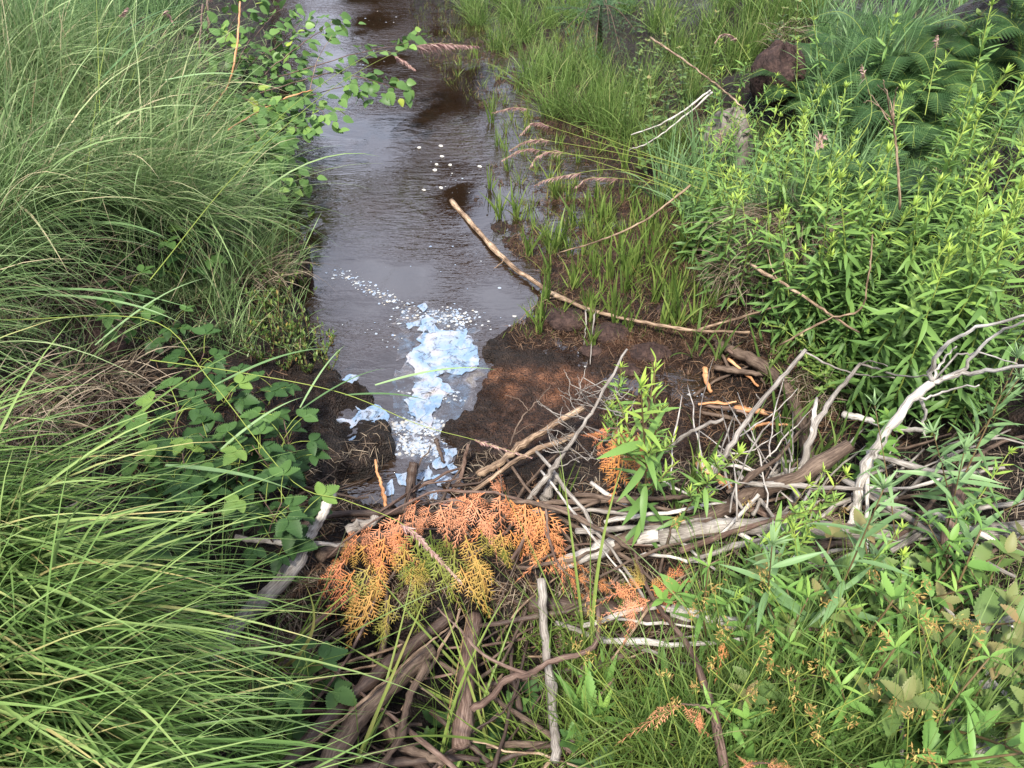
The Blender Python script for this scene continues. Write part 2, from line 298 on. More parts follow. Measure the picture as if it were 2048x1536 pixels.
# ------------------------------------------------------------------ ground
def ground_mat():
    m, t, out = nodes('peat_ground'); N = t.nodes.new; tcn = N('ShaderNodeTexCoord')
    def noise(sc, det=5, ro=.6):
        n = N('ShaderNodeTexNoise'); n.inputs['Scale'].default_value = sc; n.inputs['Detail'].default_value = det; n.inputs['Roughness'].default_value = ro; t.links.new(tcn.outputs['Object'], n.inputs['Vector']); return n.outputs['Fac']
    base = ramp(t, noise(24), [(.3, (.007, .005, .004)), (.55, (.020, .013, .010)), (.75, (.06, .04, .03))])
    red = ramp(t, noise(38), [(.3, (.014, .008, .006)), (.5, (.048, .025, .017)), (.7, (.12, .06, .038))])
    org = ramp(t, noise(30), [(.3, (.07, .028, .014)), (.6, (.22, .10, .055)), (.8, (.34, .18, .11))])
    at = N('ShaderNodeAttribute'); at.attribute_name = 'bark'; sp = N('ShaderNodeSeparateXYZ'); t.links.new(at.outputs['Vector'], sp.inputs[0])
    def mixf(a, b, f):
        x = N('ShaderNodeMix'); x.data_type = 'RGBA'; t.links.new(a, x.inputs[6]); t.links.new(b, x.inputs[7]); t.links.new(f, x.inputs[0]); return x.outputs[2]
    def msk(ch, sc):
        mm = N('ShaderNodeMath'); mm.operation = 'MULTIPLY'; t.links.new(sp.outputs[ch], mm.inputs[0]); r = ramp(t, noise(sc), [(.30, (0, 0, 0)), (.50, (1, 1, 1))]); t.links.new(r, mm.inputs[1]); return mm.outputs[0]
    c = mixf(mixf(base, red, msk(0, 9)), org, msk(1, 16))
    pb = N('ShaderNodeBsdfPrincipled'); t.links.new(c, pb.inputs['Base Color'])
    rr = ramp(t, noise(7), [(.35, (.28,) * 3), (.65, (.75,) * 3)]); t.links.new(rr, pb.inputs['Roughness']); pb.inputs['Specular IOR Level'].default_value = .3
    bp = N('ShaderNodeBump'); bp.inputs['Strength'].default_value = 1; bp.inputs['Distance'].default_value = .02
    vo = N('ShaderNodeTexVoronoi'); vo.inputs['Scale'].default_value = 130; t.links.new(tcn.outputs['Object'], vo.inputs['Vector'])
    ad = N('ShaderNodeMath'); ad.operation = 'MULTIPLY_ADD'; t.links.new(noise(60, 8, .7), ad.inputs[0]); ad.inputs[1].default_value = 1.6; t.links.new(vo.outputs['Distance'], ad.inputs[2])
    t.links.new(ad.outputs[0], bp.inputs['Height']); t.links.new(bp.outputs[0], pb.inputs['Normal']); t.links.new(pb.outputs[0], out.inputs[0]); return m
def blob(x, y, pts):
    r = np.zeros(x.shape)
    for px, py, rx in pts:
        c = P(px, py, 0.02); r = np.maximum(r, np.exp(-((x - c[0]) ** 2 + (y - c[1]) ** 2) / rx ** 2))
    return r
nx, ny = len(GX), len(GY); gV = np.stack([gx, gy, GZ], -1).reshape(-1, 3)
ii = (np.arange(nx - 1)[:, None] * ny + np.arange(ny - 1)[None]).reshape(-1); gQ = np.stack([ii, ii + ny, ii + ny + 1, ii + 1], -1)
redm = blob(gx, gy, [(1050,330,.4),(1150,420,.4),(1080,500,.35),(1180,540,.35),(1250,470,.4),(1350,500,.4),(1050,250,.5),(1000,120,.6),(1130,640,.2),(1230,690,.16),(1330,690,.2),(1250,850,.25),(1050,840,.22),(1150,800,.2)])
orgm = blob(gx, gy, [(985,752,.05),(1040,752,.06),(1090,762,.05),(1130,750,.05),(1160,762,.06),(1240,680,.05),(1275,700,.05),(1020,790,.04),(1110,800,.05)])
GZR = 0
gb = np.stack([redm, orgm, 0 * redm], -1).reshape(-1, 3)
tag(link('ground', MB().add(gV, gQ, t=.5, b=gb).mesh('ground', ground_mat())), kind='structure')
# ------------------------------------------------------------------ water
def water_mat():
    m, t, out = nodes('bog_water'); N = t.nodes.new; tcn = N('ShaderNodeTexCoord')
    mp = N('ShaderNodeMapping'); mp.inputs['Scale'].default_value = (1, 3.0, 1); mp.inputs['Rotation'].default_value = (0, 0, .35); t.links.new(tcn.outputs['Object'], mp.inputs['Vector'])
    n1 = N('ShaderNodeTexNoise'); n1.inputs['Scale'].default_value = 7; n1.inputs['Detail'].default_value = 1; n1.inputs['Distortion'].default_value = 1.0; t.links.new(mp.outputs[0], n1.inputs['Vector'])
    n2 = N('ShaderNodeTexNoise'); n2.inputs['Scale'].default_value = 26; n2.inputs['Detail'].default_value = 1; n2.inputs['Distortion'].default_value = 1.5; t.links.new(mp.outputs[0], n2.inputs['Vector'])
    n3 = N('ShaderNodeTexNoise'); n3.inputs['Scale'].default_value = 1.6; n3.inputs['Detail'].default_value = 2; t.links.new(tcn.outputs['Object'], n3.inputs['Vector'])
    calm = ramp(t, n3.outputs['Fac'], [(.40, (.05,) * 3), (.62, (.9,) * 3)])
    s = N('ShaderNodeMath'); s.operation = 'MULTIPLY_ADD'; t.links.new(n2.outputs['Fac'], s.inputs[0]); s.inputs[1].default_value = .35; t.links.new(n1.outputs['Fac'], s.inputs[2])
    s2 = N('ShaderNodeMath'); s2.operation = 'MULTIPLY'; t.links.new(s.outputs[0], s2.inputs[0]); t.links.new(calm, s2.inputs[1])
    bp = N('ShaderNodeBump'); bp.inputs['Strength'].default_value = .75; bp.inputs['Distance'].default_value = .013; t.links.new(s2.outputs[0], bp.inputs['Height'])
    c = ramp(t, n3.outputs['Fac'], [(.3, (.009, .005, .003)), (.7, (.022, .013, .008))])
    pb = N('ShaderNodeBsdfPrincipled'); t.links.new(c, pb.inputs['Base Color']); pb.inputs['Roughness'].default_value = .03; pb.inputs['IOR'].default_value = 1.9
    t.links.new(bp.outputs[0], pb.inputs['Normal']); t.links.new(pb.outputs[0], out.inputs[0]); return m
wp = [P(a, b, 0) for a, b in [(380,-160),(480,300),(500,560),(560,760),(620,1040),(930,1040),(1000,900),(1300,900),(1560,960),(1700,880),(1600,720),(1420,560),(1400,300),(1380,-40),(1100,-200)]]
bpoly = [np.array([p[0], p[1], 0.0]) for p in wp]
wm = bpy.data.meshes.new('stream_water'); wm.from_pydata([tuple(p) for p in bpoly], [], [tuple(range(len(bpoly)))]); wm.update(); wm.materials.append(water_mat())
tag(link('stream_water', wm), kind='structure')
# ------------------------------------------------------------------ bluish film and foam lying on the water
def film_mat(name, hole):
    m, t, out = nodes(name); N = t.nodes.new; tcn = N('ShaderNodeTexCoord')
    n = N('ShaderNodeTexNoise'); n.inputs['Scale'].default_value = 9; n.inputs['Detail'].default_value = 5; n.inputs['Distortion'].default_value = 1.2; t.links.new(tcn.outputs['Object'], n.inputs['Vector'])
    c = ramp(t, n.outputs['Fac'], [(.3, (.12, .19, .30)), (.43, (.16, .235, .34)), (.52, (.25, .28, .34)), (.6, (.29, .275, .30)), (.7, (.33, .30, .25))])  # blue tones are sky reflection painted into the film's base colour
    n2 = N('ShaderNodeTexNoise'); n2.inputs['Scale'].default_value = 90; n2.inputs['Detail'].default_value = 4; t.links.new(tcn.outputs['Object'], n2.inputs['Vector'])
    sp = ramp(t, n2.outputs['Fac'], [(.3, (.55, .5, .46)), (.42, (1, 1, 1))]); mx = N('ShaderNodeMix'); mx.data_type = 'RGBA'; mx.blend_type = 'MULTIPLY'; mx.inputs[0].default_value = .8
    t.links.new(c, mx.inputs[6]); t.links.new(sp, mx.inputs[7])
    pb = N('ShaderNodeBsdfPrincipled'); t.links.new(mx.outputs[2], pb.inputs['Base Color']); pb.inputs['Roughness'].default_value = .35
    bp = N('ShaderNodeBump'); bp.inputs['Strength'].default_value = .35; bp.inputs['Distance'].default_value = .004; t.links.new(n2.outputs['Fac'], bp.inputs['Height']); t.links.new(bp.outputs[0], pb.inputs['Normal'])
    tr = N('ShaderNodeBsdfTransparent'); ms = N('ShaderNodeMixShader'); n3 = N('ShaderNodeTexNoise'); n3.inputs['Scale'].default_value = 17; n3.inputs['Detail'].default_value = 7; n3.inputs['Roughness'].default_value = .7; n3.inputs['Distortion'].default_value = .8; t.links.new(tcn.outputs['Object'], n3.inputs['Vector'])
    op = ramp(t, n3.outputs['Fac'], hole); t.links.new(op, ms.inputs[0]); t.links.new(tr.outputs[0], ms.inputs[1]); t.links.new(pb.outputs[0], ms.inputs[2]); t.links.new(ms.outputs[0], out.inputs[0]); return m
M['film'] = film_mat('bacterial_film', [(.36, (.08,) * 3), (.47, (.85,) * 3), (1, (1,) * 3)])
M['thinfilm'] = film_mat('thin_film', [(.40, (.0,) * 3), (.55, (.16,) * 3), (.70, (.5,) * 3)])
M['foam'] = leaf_mat('foam_bit', [(0, (.15, .19, .26)), (.5, (.26, .29, .33)), (1, (.32, .29, .24))], 0, .5)
M['foamw'] = leaf_mat('foam_white', [(0, (.38, .36, .33)), (1, (.5, .48, .44))], 0, .5)
def jag(poly, amp, sub=9, o=0):
    p = np.asarray(poly); out = []
    for i in range(len(p)):
        a, b = p[i], p[(i + 1) % len(p)]
        for k in range(sub):
            q = a + (b - a) * k / sub; out.append(q)
    q = np.array(out); q[:, 0] += fbm(q[:, 0], q[:, 1], 28, 4, 3 + o) * amp * 2; q[:, 1] += fbm(q[:, 0], q[:, 1], 28, 4, 13 + o) * amp * 2
    return q
FILMPOLY = []
def slab(name, pix, z, label, amp=.012, th=.0015, mat='film', o=0):
    q = jag([P(a, b, z)[:2] for a, b in pix], amp * 1.25, o=o); FILMPOLY.append(q); n = len(q); c = q.mean(0)
    top = [(x, y, z + th) for x, y in q]; bot = [(x, y, z - .001) for x, y in q]
    me = bpy.data.meshes.new(name); me.from_pydata([(x - c[0], y - c[1], zz - z) for x, y, zz in top + bot], [], [tuple(range(n))] + [(i + n, (i + 1) % n + n, (i + 1) % n, i) for i in range(n)]); me.update(); me.materials.append(M[mat])
    me.attributes.new('t', 'FLOAT', 'POINT')
    return tag(link(name, me, None, (c[0], c[1], z)), label, 'film patch', 'bluish white film patches on the water')
slab('film_patch', [(868,655),(905,665),(930,655),(948,680),(958,715),(958,738),(925,748),(885,742),(875,755),(898,770),(908,782),(880,790),(878,800),(870,820),(868,850),(850,860),(846,835),(820,828),(825,790),(832,765),(828,735),(812,720),(822,700),(838,690),(840,668)], .004, 'largest pale blue and ivory film patch in the middle of the dark water', .011)
slab('film_patch', [(800,620),(850,600),(900,625),(960,660),(965,720),(950,800),(900,870),(885,925),(830,930),(800,915),(790,850),(785,780),(800,700),(790,650)], .0018, 'thin translucent greyish film spread round the largest blue patch', .028, .0006, 'thinfilm', o=77)
slab('film_patch', [(842,640),(858,630),(873,645),(868,662),(850,668),(838,660)], .004, 'rounded ivory film patch touching the top of the largest film', .008, o=2)
slab('film_patch', [(808,648),(838,640),(842,648),(815,660)], .004, 'small flat cream film patch left of the rounded ivory one', .008, o=3)
slab('film_patch', [(838,612),(852,606),(857,616),(845,624)], .004, 'small blue film patch highest up the stream', .006, o=4)
slab('film_patch', [(852,656),(868,652),(873,663),(860,668)], .007, 'small pale blue film lump above the largest patch', .005, o=5)
slab('film_patch', [(915,685),(940,675),(950,680),(940,695),(920,698)], .007, 'cream film patch at the right shoulder of the largest one', .006, o=6)
slab('film_patch', [(880,765),(900,768),(911,785),(898,786),(882,780)], .0065, 'small pinkish film patch right of the narrow blue tail', .005, o=7)
slab('film_patch', [(812,800),(835,790),(850,800),(852,830),(835,845),(818,822)], .006, 'blue film patch on the left side of the narrow tail', .010, o=8)
slab('film_patch', [(700,806),(740,806),(762,812),(778,830),(775,845),(752,850),(735,840),(722,842),(710,855),(690,858),(668,850),(672,838),(700,838),(718,828),(712,818)], .003, 'bluish white film patch lying on the black mud left of the stream', .005, o=9)
slab('film_patch', [(690,888),(712,872),(728,868),(735,882),(715,896),(700,894)], .003, 'smaller white film patch below the left one on black mud', .004, o=10)
slab('film_patch', [(680,760),(700,748),(715,752),(712,765),(698,772)], .003, 'greyish cream scum patch at the left shore of the pool', .007, o=11)
k = 0
for pix, lab in [([(770,965),(790,958),(786,985),(772,990)], 'blue film cell at the left end of the small pool behind the cedar'), ([(793,948),(815,944),(812,968),(796,966)], 'square bright blue film cell left of the dark upright stump'),
                 ([(838,945),(862,932),(868,950),(850,960),(838,958)], 'blue film cell just right of the dark upright stump'), ([(862,925),(890,908),(905,912),(892,935),(870,940)], 'largest pale film cell of the small pool behind the cedar'),
                 ([(890,896),(915,894),(925,905),(908,915),(892,908)], 'cream film cell at the top of the small pool'), ([(862,955),(890,948),(905,958),(888,972),(868,972)], 'pale blue film cell right of the stump near the orange sprays'),
                 ([(832,966),(850,965),(850,980),(836,982)], 'small bright blue film cell touching the base of the stump'), ([(855,982),(870,984),(872,998),(858,998)], 'lowest blue film cell beside the orange sprays'),
                 ([(895,935),(918,925),(925,940),(905,948)], 'dim pale film cell right of the largest one in the small pool')]:
    slab('film_patch', pix, .003, lab, .007, o=20 + k); k += 1
def specks(name, regions, n, smin, smax, label_kind, z=.0012):
    mb = MB(); Vs = []; T3 = []; ts = []
    for (ax, ay, bx, by, w0, w1, cnt) in regions:
        for i in range(cnt):
            u = G.random(); px = ax + (bx - ax) * u + G.normal() * (w0 + (w1 - w0) * u); py = ay + (by - ay) * u + G.normal() * (w0 + (w1 - w0) * u) * .35
            c = P(px, py, z); r = (smin + (smax - smin) * G.random() ** 5); m = 6; a0 = G.random() * 6; b = len(Vs)
            Vs.append((c[0], c[1], z + .0004))
            for j in range(m):
                rr = r * (.6 + .6 * G.random()); Vs.append((c[0] + rr * math.cos(a0 + j * 6.283 / m), c[1] + rr * math.sin(a0 + j * 6.283 / m), z))
            T3 += [(b, b + 1 + j, b + 1 + (j + 1) % m) for j in range(m)]; ts += [G.random()] * (m + 1)
    mb.add(np.array(Vs), None, T3, t=np.array(ts)); tag(link(name, mb.mesh(name, M['foam'])), kind='stuff')
specks('film_crumbs', [(670,540,765,590,14,14,320),(760,585,850,640,12,26,320),(850,630,930,640,30,30,900),(800,850,890,855,20,26,1300),(810,880,860,905,24,24,1100),(830,780,900,800,30,24,200),(740,640,800,700,26,20,60)], 0, .0006, .009, '')
specks('foam_specks', [(850,270,930,400,28,22,30),(780,470,960,560,60,60,40),(1020,640,1180,750,30,20,90),(620,180,800,120,50,50,60),(1380,780,1520,830,30,24,100),(720,30,900,120,40,40,60)], 0, .0007, .010, '')
for i, (px, py) in enumerate([(882,292),(872,329),(838,295),(900,330),(885,313),(848,380),(882,376),(960,333),(870,340)]):
    q = jag([P(px + dx * 1.0, py + dy, .003)[:2] for dx, dy in [(-4, 0), (-1.5, -2), (3.2, -1.4), (4.2, 1.2), (0, 2.2)]], .004, 5, o=40 + i); c = q.mean(0); n = len(q)
    me = bpy.data.meshes.new('foam_flake'); me.from_pydata([(x - c[0], y - c[1], .002) for x, y in q] + [(x - c[0], y - c[1], -.001) for x, y in q], [], [tuple(range(n))] + [(a + n, (a + 1) % n + n, (a + 1) % n, a) for a in range(n)]); me.update(); me.materials.append(M['foamw']); me.attributes.new('t', 'FLOAT', 'POINT')
    o = link('foam_flake', me, None, (c[0], c[1], .003)); tag(o, None, 'foam flake', 'white foam flakes on the dark reflection'); PEND.append((o, 'small white foam flake', (c[0], c[1], 0)))
# ------------------------------------------------------------------ trees beyond the far end of the pond (the photo shows their reflection)
def conifer(x, y, h, r, label):
    t = thing('spruce_tree', 'tree', (x, y, float(H(x, y))), 'dark conifers reflected in the stream', label)
    b = np.array(t.location); mb = MB(); tube(mb, [b + (0, 0, -.1), b + (0, 0, h * .5), b + (.05, 0, h)], [.09, .05, .01], 8); part('trunk', mb, M['bark'], t)
    mb = MB(); n = 4200; hh = G.random(n) ** .8; z = .25 + hh * (h - .3); az = G.random(n) * 6.283; whorl = .75 + .25 * np.sin(z * 14)
    rr = r * (1 - hh) ** .8 * whorl * (G.random(n) ** .5); o = b + np.stack([np.cos(az) * rr, np.sin(az) * rr, z - rr * .25], 1)
    ribbons(mb, o, np.stack([np.cos(az), np.sin(az), -.1 + 0 * az], 1) + G.normal(0, .35, (n, 3)), .22 + G.random(n) * .16, .05, .1, 2, ground=False); part('crown', mb, M['spruced'], t)
conifer(-1.0, 10.6, 4.3, 1.0, 'dark conifer mirrored in the right half of the stream'); conifer(-1.75, 10.4, 2.2, .5, 'small dark conifer mirrored at the far end of the stream')
conifer(-3.5, 10.6, 4.3, 1.0, 'broad dark conifer mirrored along the left shore of the stream'); conifer(.9, 10.4, 3.8, 1.1, 'broad conifer mirrored in the marshy right shore'); conifer(-5.2, 11.2, 4.6, 1.2, 'slender dark conifer mirrored in ripples by the left shore')
# ------------------------------------------------------------------ sticks, branches and logs
WOODS = []
def stick(pix, r, mat, label=None, desc=None, name='dead_branch', cat='branch', group=None, twigs=None, taper=.6, n=None, wob=.006, absz=False, sides=8):
    """pix: list of (px, py, height over the ground at the ends); r: radius in m at the first point"""
    pts = [P(a, b, c) if absz else GP(a, b, c) for a, b, c in pix]; n = n or max(10, len(pts) * 6)
    path = cr_path(pts, n); path += G.normal(0, wob * .25, path.shape); path[1:-1] += np.cumsum(G.normal(0, wob * .2, (n - 2, 3)), 0) * .3
    rad = r * np.linspace(1, taper, n) * (1 + G.normal(0, .05, n)); base = path[0]
    for _ in range(random.randint(1, 4)): rad = rad * (1 + random.uniform(.15, .4) * np.exp(-((np.arange(n) - random.uniform(1, n - 2)) / .8) ** 2))
    mid = path[n // 2]; mb = MB(); tube(mb, path, rad, sides)
    if twigs:
        root = thing(name, cat, base, group, label, desc, mid); part('stem', mb, M[mat], root)
        for tw in twigs:
            tp, tr = tw[0], tw[1]; pp = [P(a, b, c) if absz else GP(a, b, c) for a, b, c in tp]; k = max(8, len(pp) * 4); q = cr_path(pp, k) + G.normal(0, wob * .2, (k, 3))
            i = np.argmin(np.linalg.norm(path - q[0], axis=1)); q[0] = path[i]
            m2 = MB(); tube(m2, q, tr * np.linspace(1, .45, k), 6); part('twig', m2, M[tw[2] if len(tw) > 2 else mat], root)
        return root, path
    me = mb.mesh(name, M[mat], off=base); o = link(name, me, None, base); tag(o, label, cat, group)
    if desc: PEND.append((o, desc, mid))
    return o, path
DAM = 'branches and sticks piled on the dam'
stick([(902,402,.005),(950,455,.02),(1010,520,.03),(1080,572,.035),(1130,600,.03),(1200,626,.04),(1290,645,.06),(1390,660,.09),(1500,664,.12)], .0135, 'tan', 'long tan bark-covered branch fallen from the marsh into the water', twigs=[([(1405,656,.09),(1490,632,.14),(1600,598,.2)], .006), ([(1010,520,.03),(975,545,.0),(930,560,.0)], .003), ([(1108,590,.03),(1060,620,.02),(1030,650,.01)], .003), ([(1170,615,.05),(1172,650,.03),(1168,690,.01)], .004,'grey'), ([(1190,622,.05),(1185,670,.03),(1180,730,.01)], .004,'grey')], taper=.35, n=50, name='fallen_branch')
stick([(1440,690,.02),(1520,728,.06),(1570,770,.08),(1600,840,.08),(1625,960,.06)], .022, 'bark', 'thick brown root curving down the right bank below the dead tussock', name='root', cat='root', taper=.9)
stick([(1410,735,.06),(1412,755,.05),(1424,785,.02)], .011, 'orangew', 'short stripped orange stick standing in the black seep')
stick([(1470,818,.04),(1510,822,.05),(1560,832,.05)], .012, 'orangew', 'stripped orange stick lying flat across the black seep')
stick([(1430,735,.05),(1480,742,.05),(1545,752,.06)], .013, 'bark', 'brown barked stick lying above the stripped orange ones')
stick([(1500,860,.04),(1530,848,.05),(1590,850,.05)], .006, 'orangew', 'thin orange sliver of wood below the stripped stick')
br = [([(1225,755,.34),(1175,775,.36),(1150,790,.38)], .002), ([(1205,785,.3),(1150,800,.34),(1120,790,.38)], .002), ([(1195,800,.28),(1235,830,.3),(1260,835,.33)], .002), ([(1170,835,.25),(1120,830,.3),(1090,815,.33)], .0022), ([(1160,860,.22),(1200,880,.26),(1240,878,.28)], .002), ([(1150,880,.2),(1110,860,.26),(1080,862,.3)], .002), ([(1140,900,.2),(1105,905,.24),(1085,900,.26)], .002), ([(1180,815,.27),(1160,780,.33),(1165,755,.36)], .0018), ([(1165,845,.24),(1140,800,.3),(1140,760,.36)], .0018), ([(1185,820,.26),(1215,800,.3),(1225,790,.34)], .0018), ([(1130,920,.18),(1100,880,.24),(1095,850,.28)], .002), ([(1120,935,.16),(1160,915,.2),(1200,920,.24)], .0018), ([(1155,870,.21),(1130,845,.27),(1110,845,.3)], .0016), ([(1190,805,.28),(1230,790,.33),(1255,800,.36)], .0016)]
_br2 = []
for tp, tr in br:
    _br2.append((tp, tr))
    for _ in range(3):
        u = random.uniform(.3, .95); a, b = tp[0], tp[2]; s = [a[i] + (b[i] - a[i]) * u for i in range(3)]; an = random.uniform(0, 6.28)
        _br2.append(([tuple(s), (s[0] + 14 * math.cos(an), s[1] - 10 + 10 * math.sin(an), s[2] + .02), (s[0] + 26 * math.cos(an), s[1] - 22 + 16 * math.sin(an), s[2] + .04)], .0012))
stick([(1050,1010,.02),(1090,960,.12),(1130,905,.2),(1180,830,.28),(1255,698,.42)], .0095, 'grey', 'grey lichened dead sapling bristling with fine twigs beside the orange needles', twigs=_br2, taper=.4, name='dead_sapling', n=34)
stick([(955,950,.03),(1000,925,.05),(1060,880,.08),(1168,814,.14)], .012, 'tan', 'stripped tan stick with a broken end over the mud island', taper=.9)
stick([(1150,870,.1),(1060,905,.08),(1000,945,.06),(940,990,.03)], .009, 'tan', 'thinner pale stick lying below the stripped tan one')
stick([(1020,890,.12),(1040,840,.16),(1075,800,.2),(1100,770,.22)], .003, 'bark', 'thin forked brown twig rising over the mud island', twigs=[([(1060,825,.18),(1040,800,.2),(1010,790,.22)], .002), ([(1030,870,.14),(1060,850,.17),(1090,852,.2)], .002)], name='twig', cat='twig')
stick([(1412,978,.05),(1450,910,.2),(1520,805,.35),(1612,700,.5)], .009, 'grey', 'long straight grey stick leaning from the dam towards the right bank', taper=.6, twigs=[([(1520,800,.35),(1512,790,.37)], .003)])
stick([(1330,905,.1),(1380,865,.2),(1447,838,.26)], .007, 'grey', 'short grey stick leaning beside the lime-tipped goldenrod')
wh = [([(1862,762,.42),(1868,720,.5),(1905,680,.58),(1960,655,.64),(2060,630,.72)], .0065), ([(1862,762,.42),(1925,748,.46),(1990,740,.5),(2080,730,.56)], .0075), ([(1930,745,.46),(1945,715,.52),(2000,665,.6),(2060,640,.66)], .005), ([(1870,752,.43),(1885,720,.48),(1915,690,.52)], .004),
      ([(1840,790,.38),(1850,830,.3),(1846,850,.26),(1850,870,.22)], .005), ([(1850,800,.38),(1890,780,.42),(1960,770,.46)], .004), ([(1905,712,.5),(1960,708,.52),(2040,728,.54)], .003)]
stick([(1698,1090,.02),(1712,1010,.08),(1738,920,.2),(1790,840,.32),(1862,762,.42)], .0155, 'white', 'large bleached white driftwood branch forking towards the right edge', twigs=wh, taper=.7, n=36, name='driftwood_branch', wob=.012)
stick([(1585,1010,.04),(1600,940,.12),(1630,850,.24),(1665,795,.3),(1720,728,.36)], .013, 'grey', 'grey-white crooked branch standing left of the large bleached one', taper=.4, twigs=[([(1720,728,.36),(1760,740,.35),(1800,752,.36),(1860,752,.4)], .004), ([(1720,728,.36),(1740,722,.38),(1775,733,.38)], .003), ([(1625,870,.22),(1630,820,.28),(1633,795,.3)], .009, 'white')], n=30)
stick([(1688,828,.14),(1730,838,.12),(1790,855,.1),(1860,860,.1)], .012, 'white', 'pale stick with a blunt white end sticking out of the right bank')
stick([(1165,1120,.03),(1300,1060,.05),(1400,1040,.07),(1500,988,.1),(1600,950,.14),(1700,890,.2)], .024, 'bark', 'thick brown log crossing the dam below the split orange wood', taper=.85, name='log', cat='log', n=30)
stick([(1118,1132,.05),(1180,1105,.06),(1250,1080,.06),(1330,1066,.06)], .019, 'white', 'bright bleached log piece beside the hanging cedar spray', name='log', cat='log', taper=1.1)
stick([(1320,1075,.05),(1450,1055,.07),(1600,1060,.08),(1800,1068,.08),(2080,1062,.1)], .026, 'grey', 'long weathered grey log running across the dam to the right edge', name='log', cat='log', n=40, taper=.8)
stick([(1040,1012,.06),(1120,1005,.08),(1260,998,.1),(1350,995,.1),(1400,995,.1),(1500,1030,.08)], .009, 'bark', 'long slim branch lying behind the hero goldenrod stem', twigs=[([(1200,1002,.09),(1140,1022,.08),(1040,1035,.06)], .006)])
stick([(1060,1025,.05),(1150,1018,.06),(1270,1028,.07)], .008, 'grey', 'straight slim grey stick just behind the cedar stem')
stick([(980,1000,.16),(1060,1005,.16),(1130,1025,.15),(1200,1060,.13),(1265,1100,.1)], .007, 'bark', 'slim brown stick running down right from the cedar sprays')
stick([(1398,925,.1),(1430,950,.09),(1482,988,.07)], .014, 'orangew', 'split slab of pale orange wood by the leaning grey sticks', name='wood_slab', cat='wood')
stick([(1408,938,.1),(1450,930,.1),(1510,940,.09)], .007, 'white', 'pale splintered stick beside the split orange slab')
stick([(664,985,.22),(645,1030,.16),(622,1065,.1),(596,1118,.06)], .012, 'white', 'white split plank standing up left of the cedar branch', name='split_plank', cat='wood', taper=1.4)
stick([(600,1110,.07),(560,1170,.06),(510,1215,.05),(460,1270,.05),(420,1330,.04)], .024, 'grey', 'long grey log half hidden by the left sedge', name='log', cat='log', taper=.9, n=24)
stick([(470,1075,.1),(560,1085,.09),(640,1088,.1),(705,1092,.1)], .008, 'grey', 'slim grey stick lying level left of the orange sprays')
stick([(590,1060,.05),(660,1030,.05),(760,1025,.05),(830,1018,.04)], .013, 'darkbark', 'dark wet stick lying behind the cedar branch')
stick([(640,1110,.06),(720,1082,.05),(800,1060,.05),(860,1040,.04)], .02, 'bark', 'thick brown log under the left end of the cedar branch', name='log', cat='log')
stick([(822,1005,.01),(822,965,.05),(828,925,.10)], .018, 'darkbark', 'dark upright stump standing in the small blue pool', name='stump', cat='stump', taper=.8, wob=.002)
stick([(772,1012,.01),(765,975,.05),(754,945,.07),(750,918,.1)], .006, 'orangew', 'thin orange-brown stick standing left of the blue film cells')
stick([(905,985,.02),(925,945,.05),(932,905,.08),(938,890,.1)], .008, 'redbark', 'reddish curved stick right of the blue film cells')
stick([(870,878,.06),(880,900,.04),(888,925,.02)], .008, 'darkbark', 'small dark snag at the mud edge above the blue film cells')
stick([(1088,1000,.02),(1100,972,.05),(1112,950,.08)], .018, 'grey', 'short pale grey stump beside the dead sapling', name='stump', cat='stump')
stick([(865,1300,.08),(785,1370,.1),(712,1440,.12),(630,1560,.14)], .022, 'bark', 'thickest smooth brown branch slanting to the bottom edge', taper=1.1)
stick([(905,1230,.06),(800,1310,.07),(700,1395,.09),(560,1540,.12)], .017, 'darkbark', 'dark brown branch slanting left of the thickest one', taper=1)
stick([(855,1325,.12),(818,1395,.12),(800,1470,.12),(755,1545,.12)], .011, 'bark', 'slender brown branch bending down to the bottom edge')
stick([(948,1235,.06),(936,1320,.09),(930,1400,.1),(924,1492,.1)], .023, 'redbark', 'stout upright peeling branch with a crumbled lower end', taper=.95)
stick([(1083,1160,.12),(1090,1280,.12),(1100,1360,.12),(1108,1460,.12),(1112,1520,.12)], .0115, 'grey', 'pale lichened stick standing near the bottom centre', taper=1)
stick([(942,1420,.2),(985,1392,.22),(1010,1360,.24),(1060,1345,.25),(1100,1322,.26),(1190,1290,.26),(1196,1215,.26)], .009, 'redbark', 'curved reddish branch arching over the lower sticks', twigs=[([(1050,1348,.25),(970,1312,.25),(930,1270,.26),(875,1215,.28)], .005)], n=30)
stick([(770,1438,.05),(800,1490,.06),(850,1510,.06),(885,1528,.06)], .012, 'bark', 'short brown branch with a cut end near the bottom edge')
stick([(720,1405,.0),(850,1540,.02),(870,1560,.02)], .014, 'darkbark', 'dark branch lying deep under the slanting ones')
stick([(555,1515,.1),(640,1472,.14),(735,1395,.16),(840,1300,.16),(900,1255,.14)], .004, 'tan', 'long thin tan twig lying over the brown branches')
stick([(650,1385,.1),(720,1415,.1),(800,1425,.1)], .003, 'darkbark', 'thin dark twig crossing the slanting branches', name='twig', cat='twig')
stick([(700,1540,.05),(800,1525,.05),(960,1520,.05)], .011, 'darkbark', 'dark stick lying level along the bottom edge')
stick([(1060,1205,.03),(1160,1215,.04),(1270,1232,.05),(1380,1245,.05)], .028, 'darkbark', 'dark heavy log under the orange cedar sprays', name='log', cat='log')
stick([(1345,1222,.07),(1430,1240,.08),(1520,1262,.08),(1580,1275,.08)], .018, 'white', 'short bleached log right of the red-brown cedar stem', name='log', cat='log')
stick([(1180,1200,.08),(1185,1260,.07),(1190,1300,.06)], .010, 'bark', 'short upright brown stick below the hanging spray')
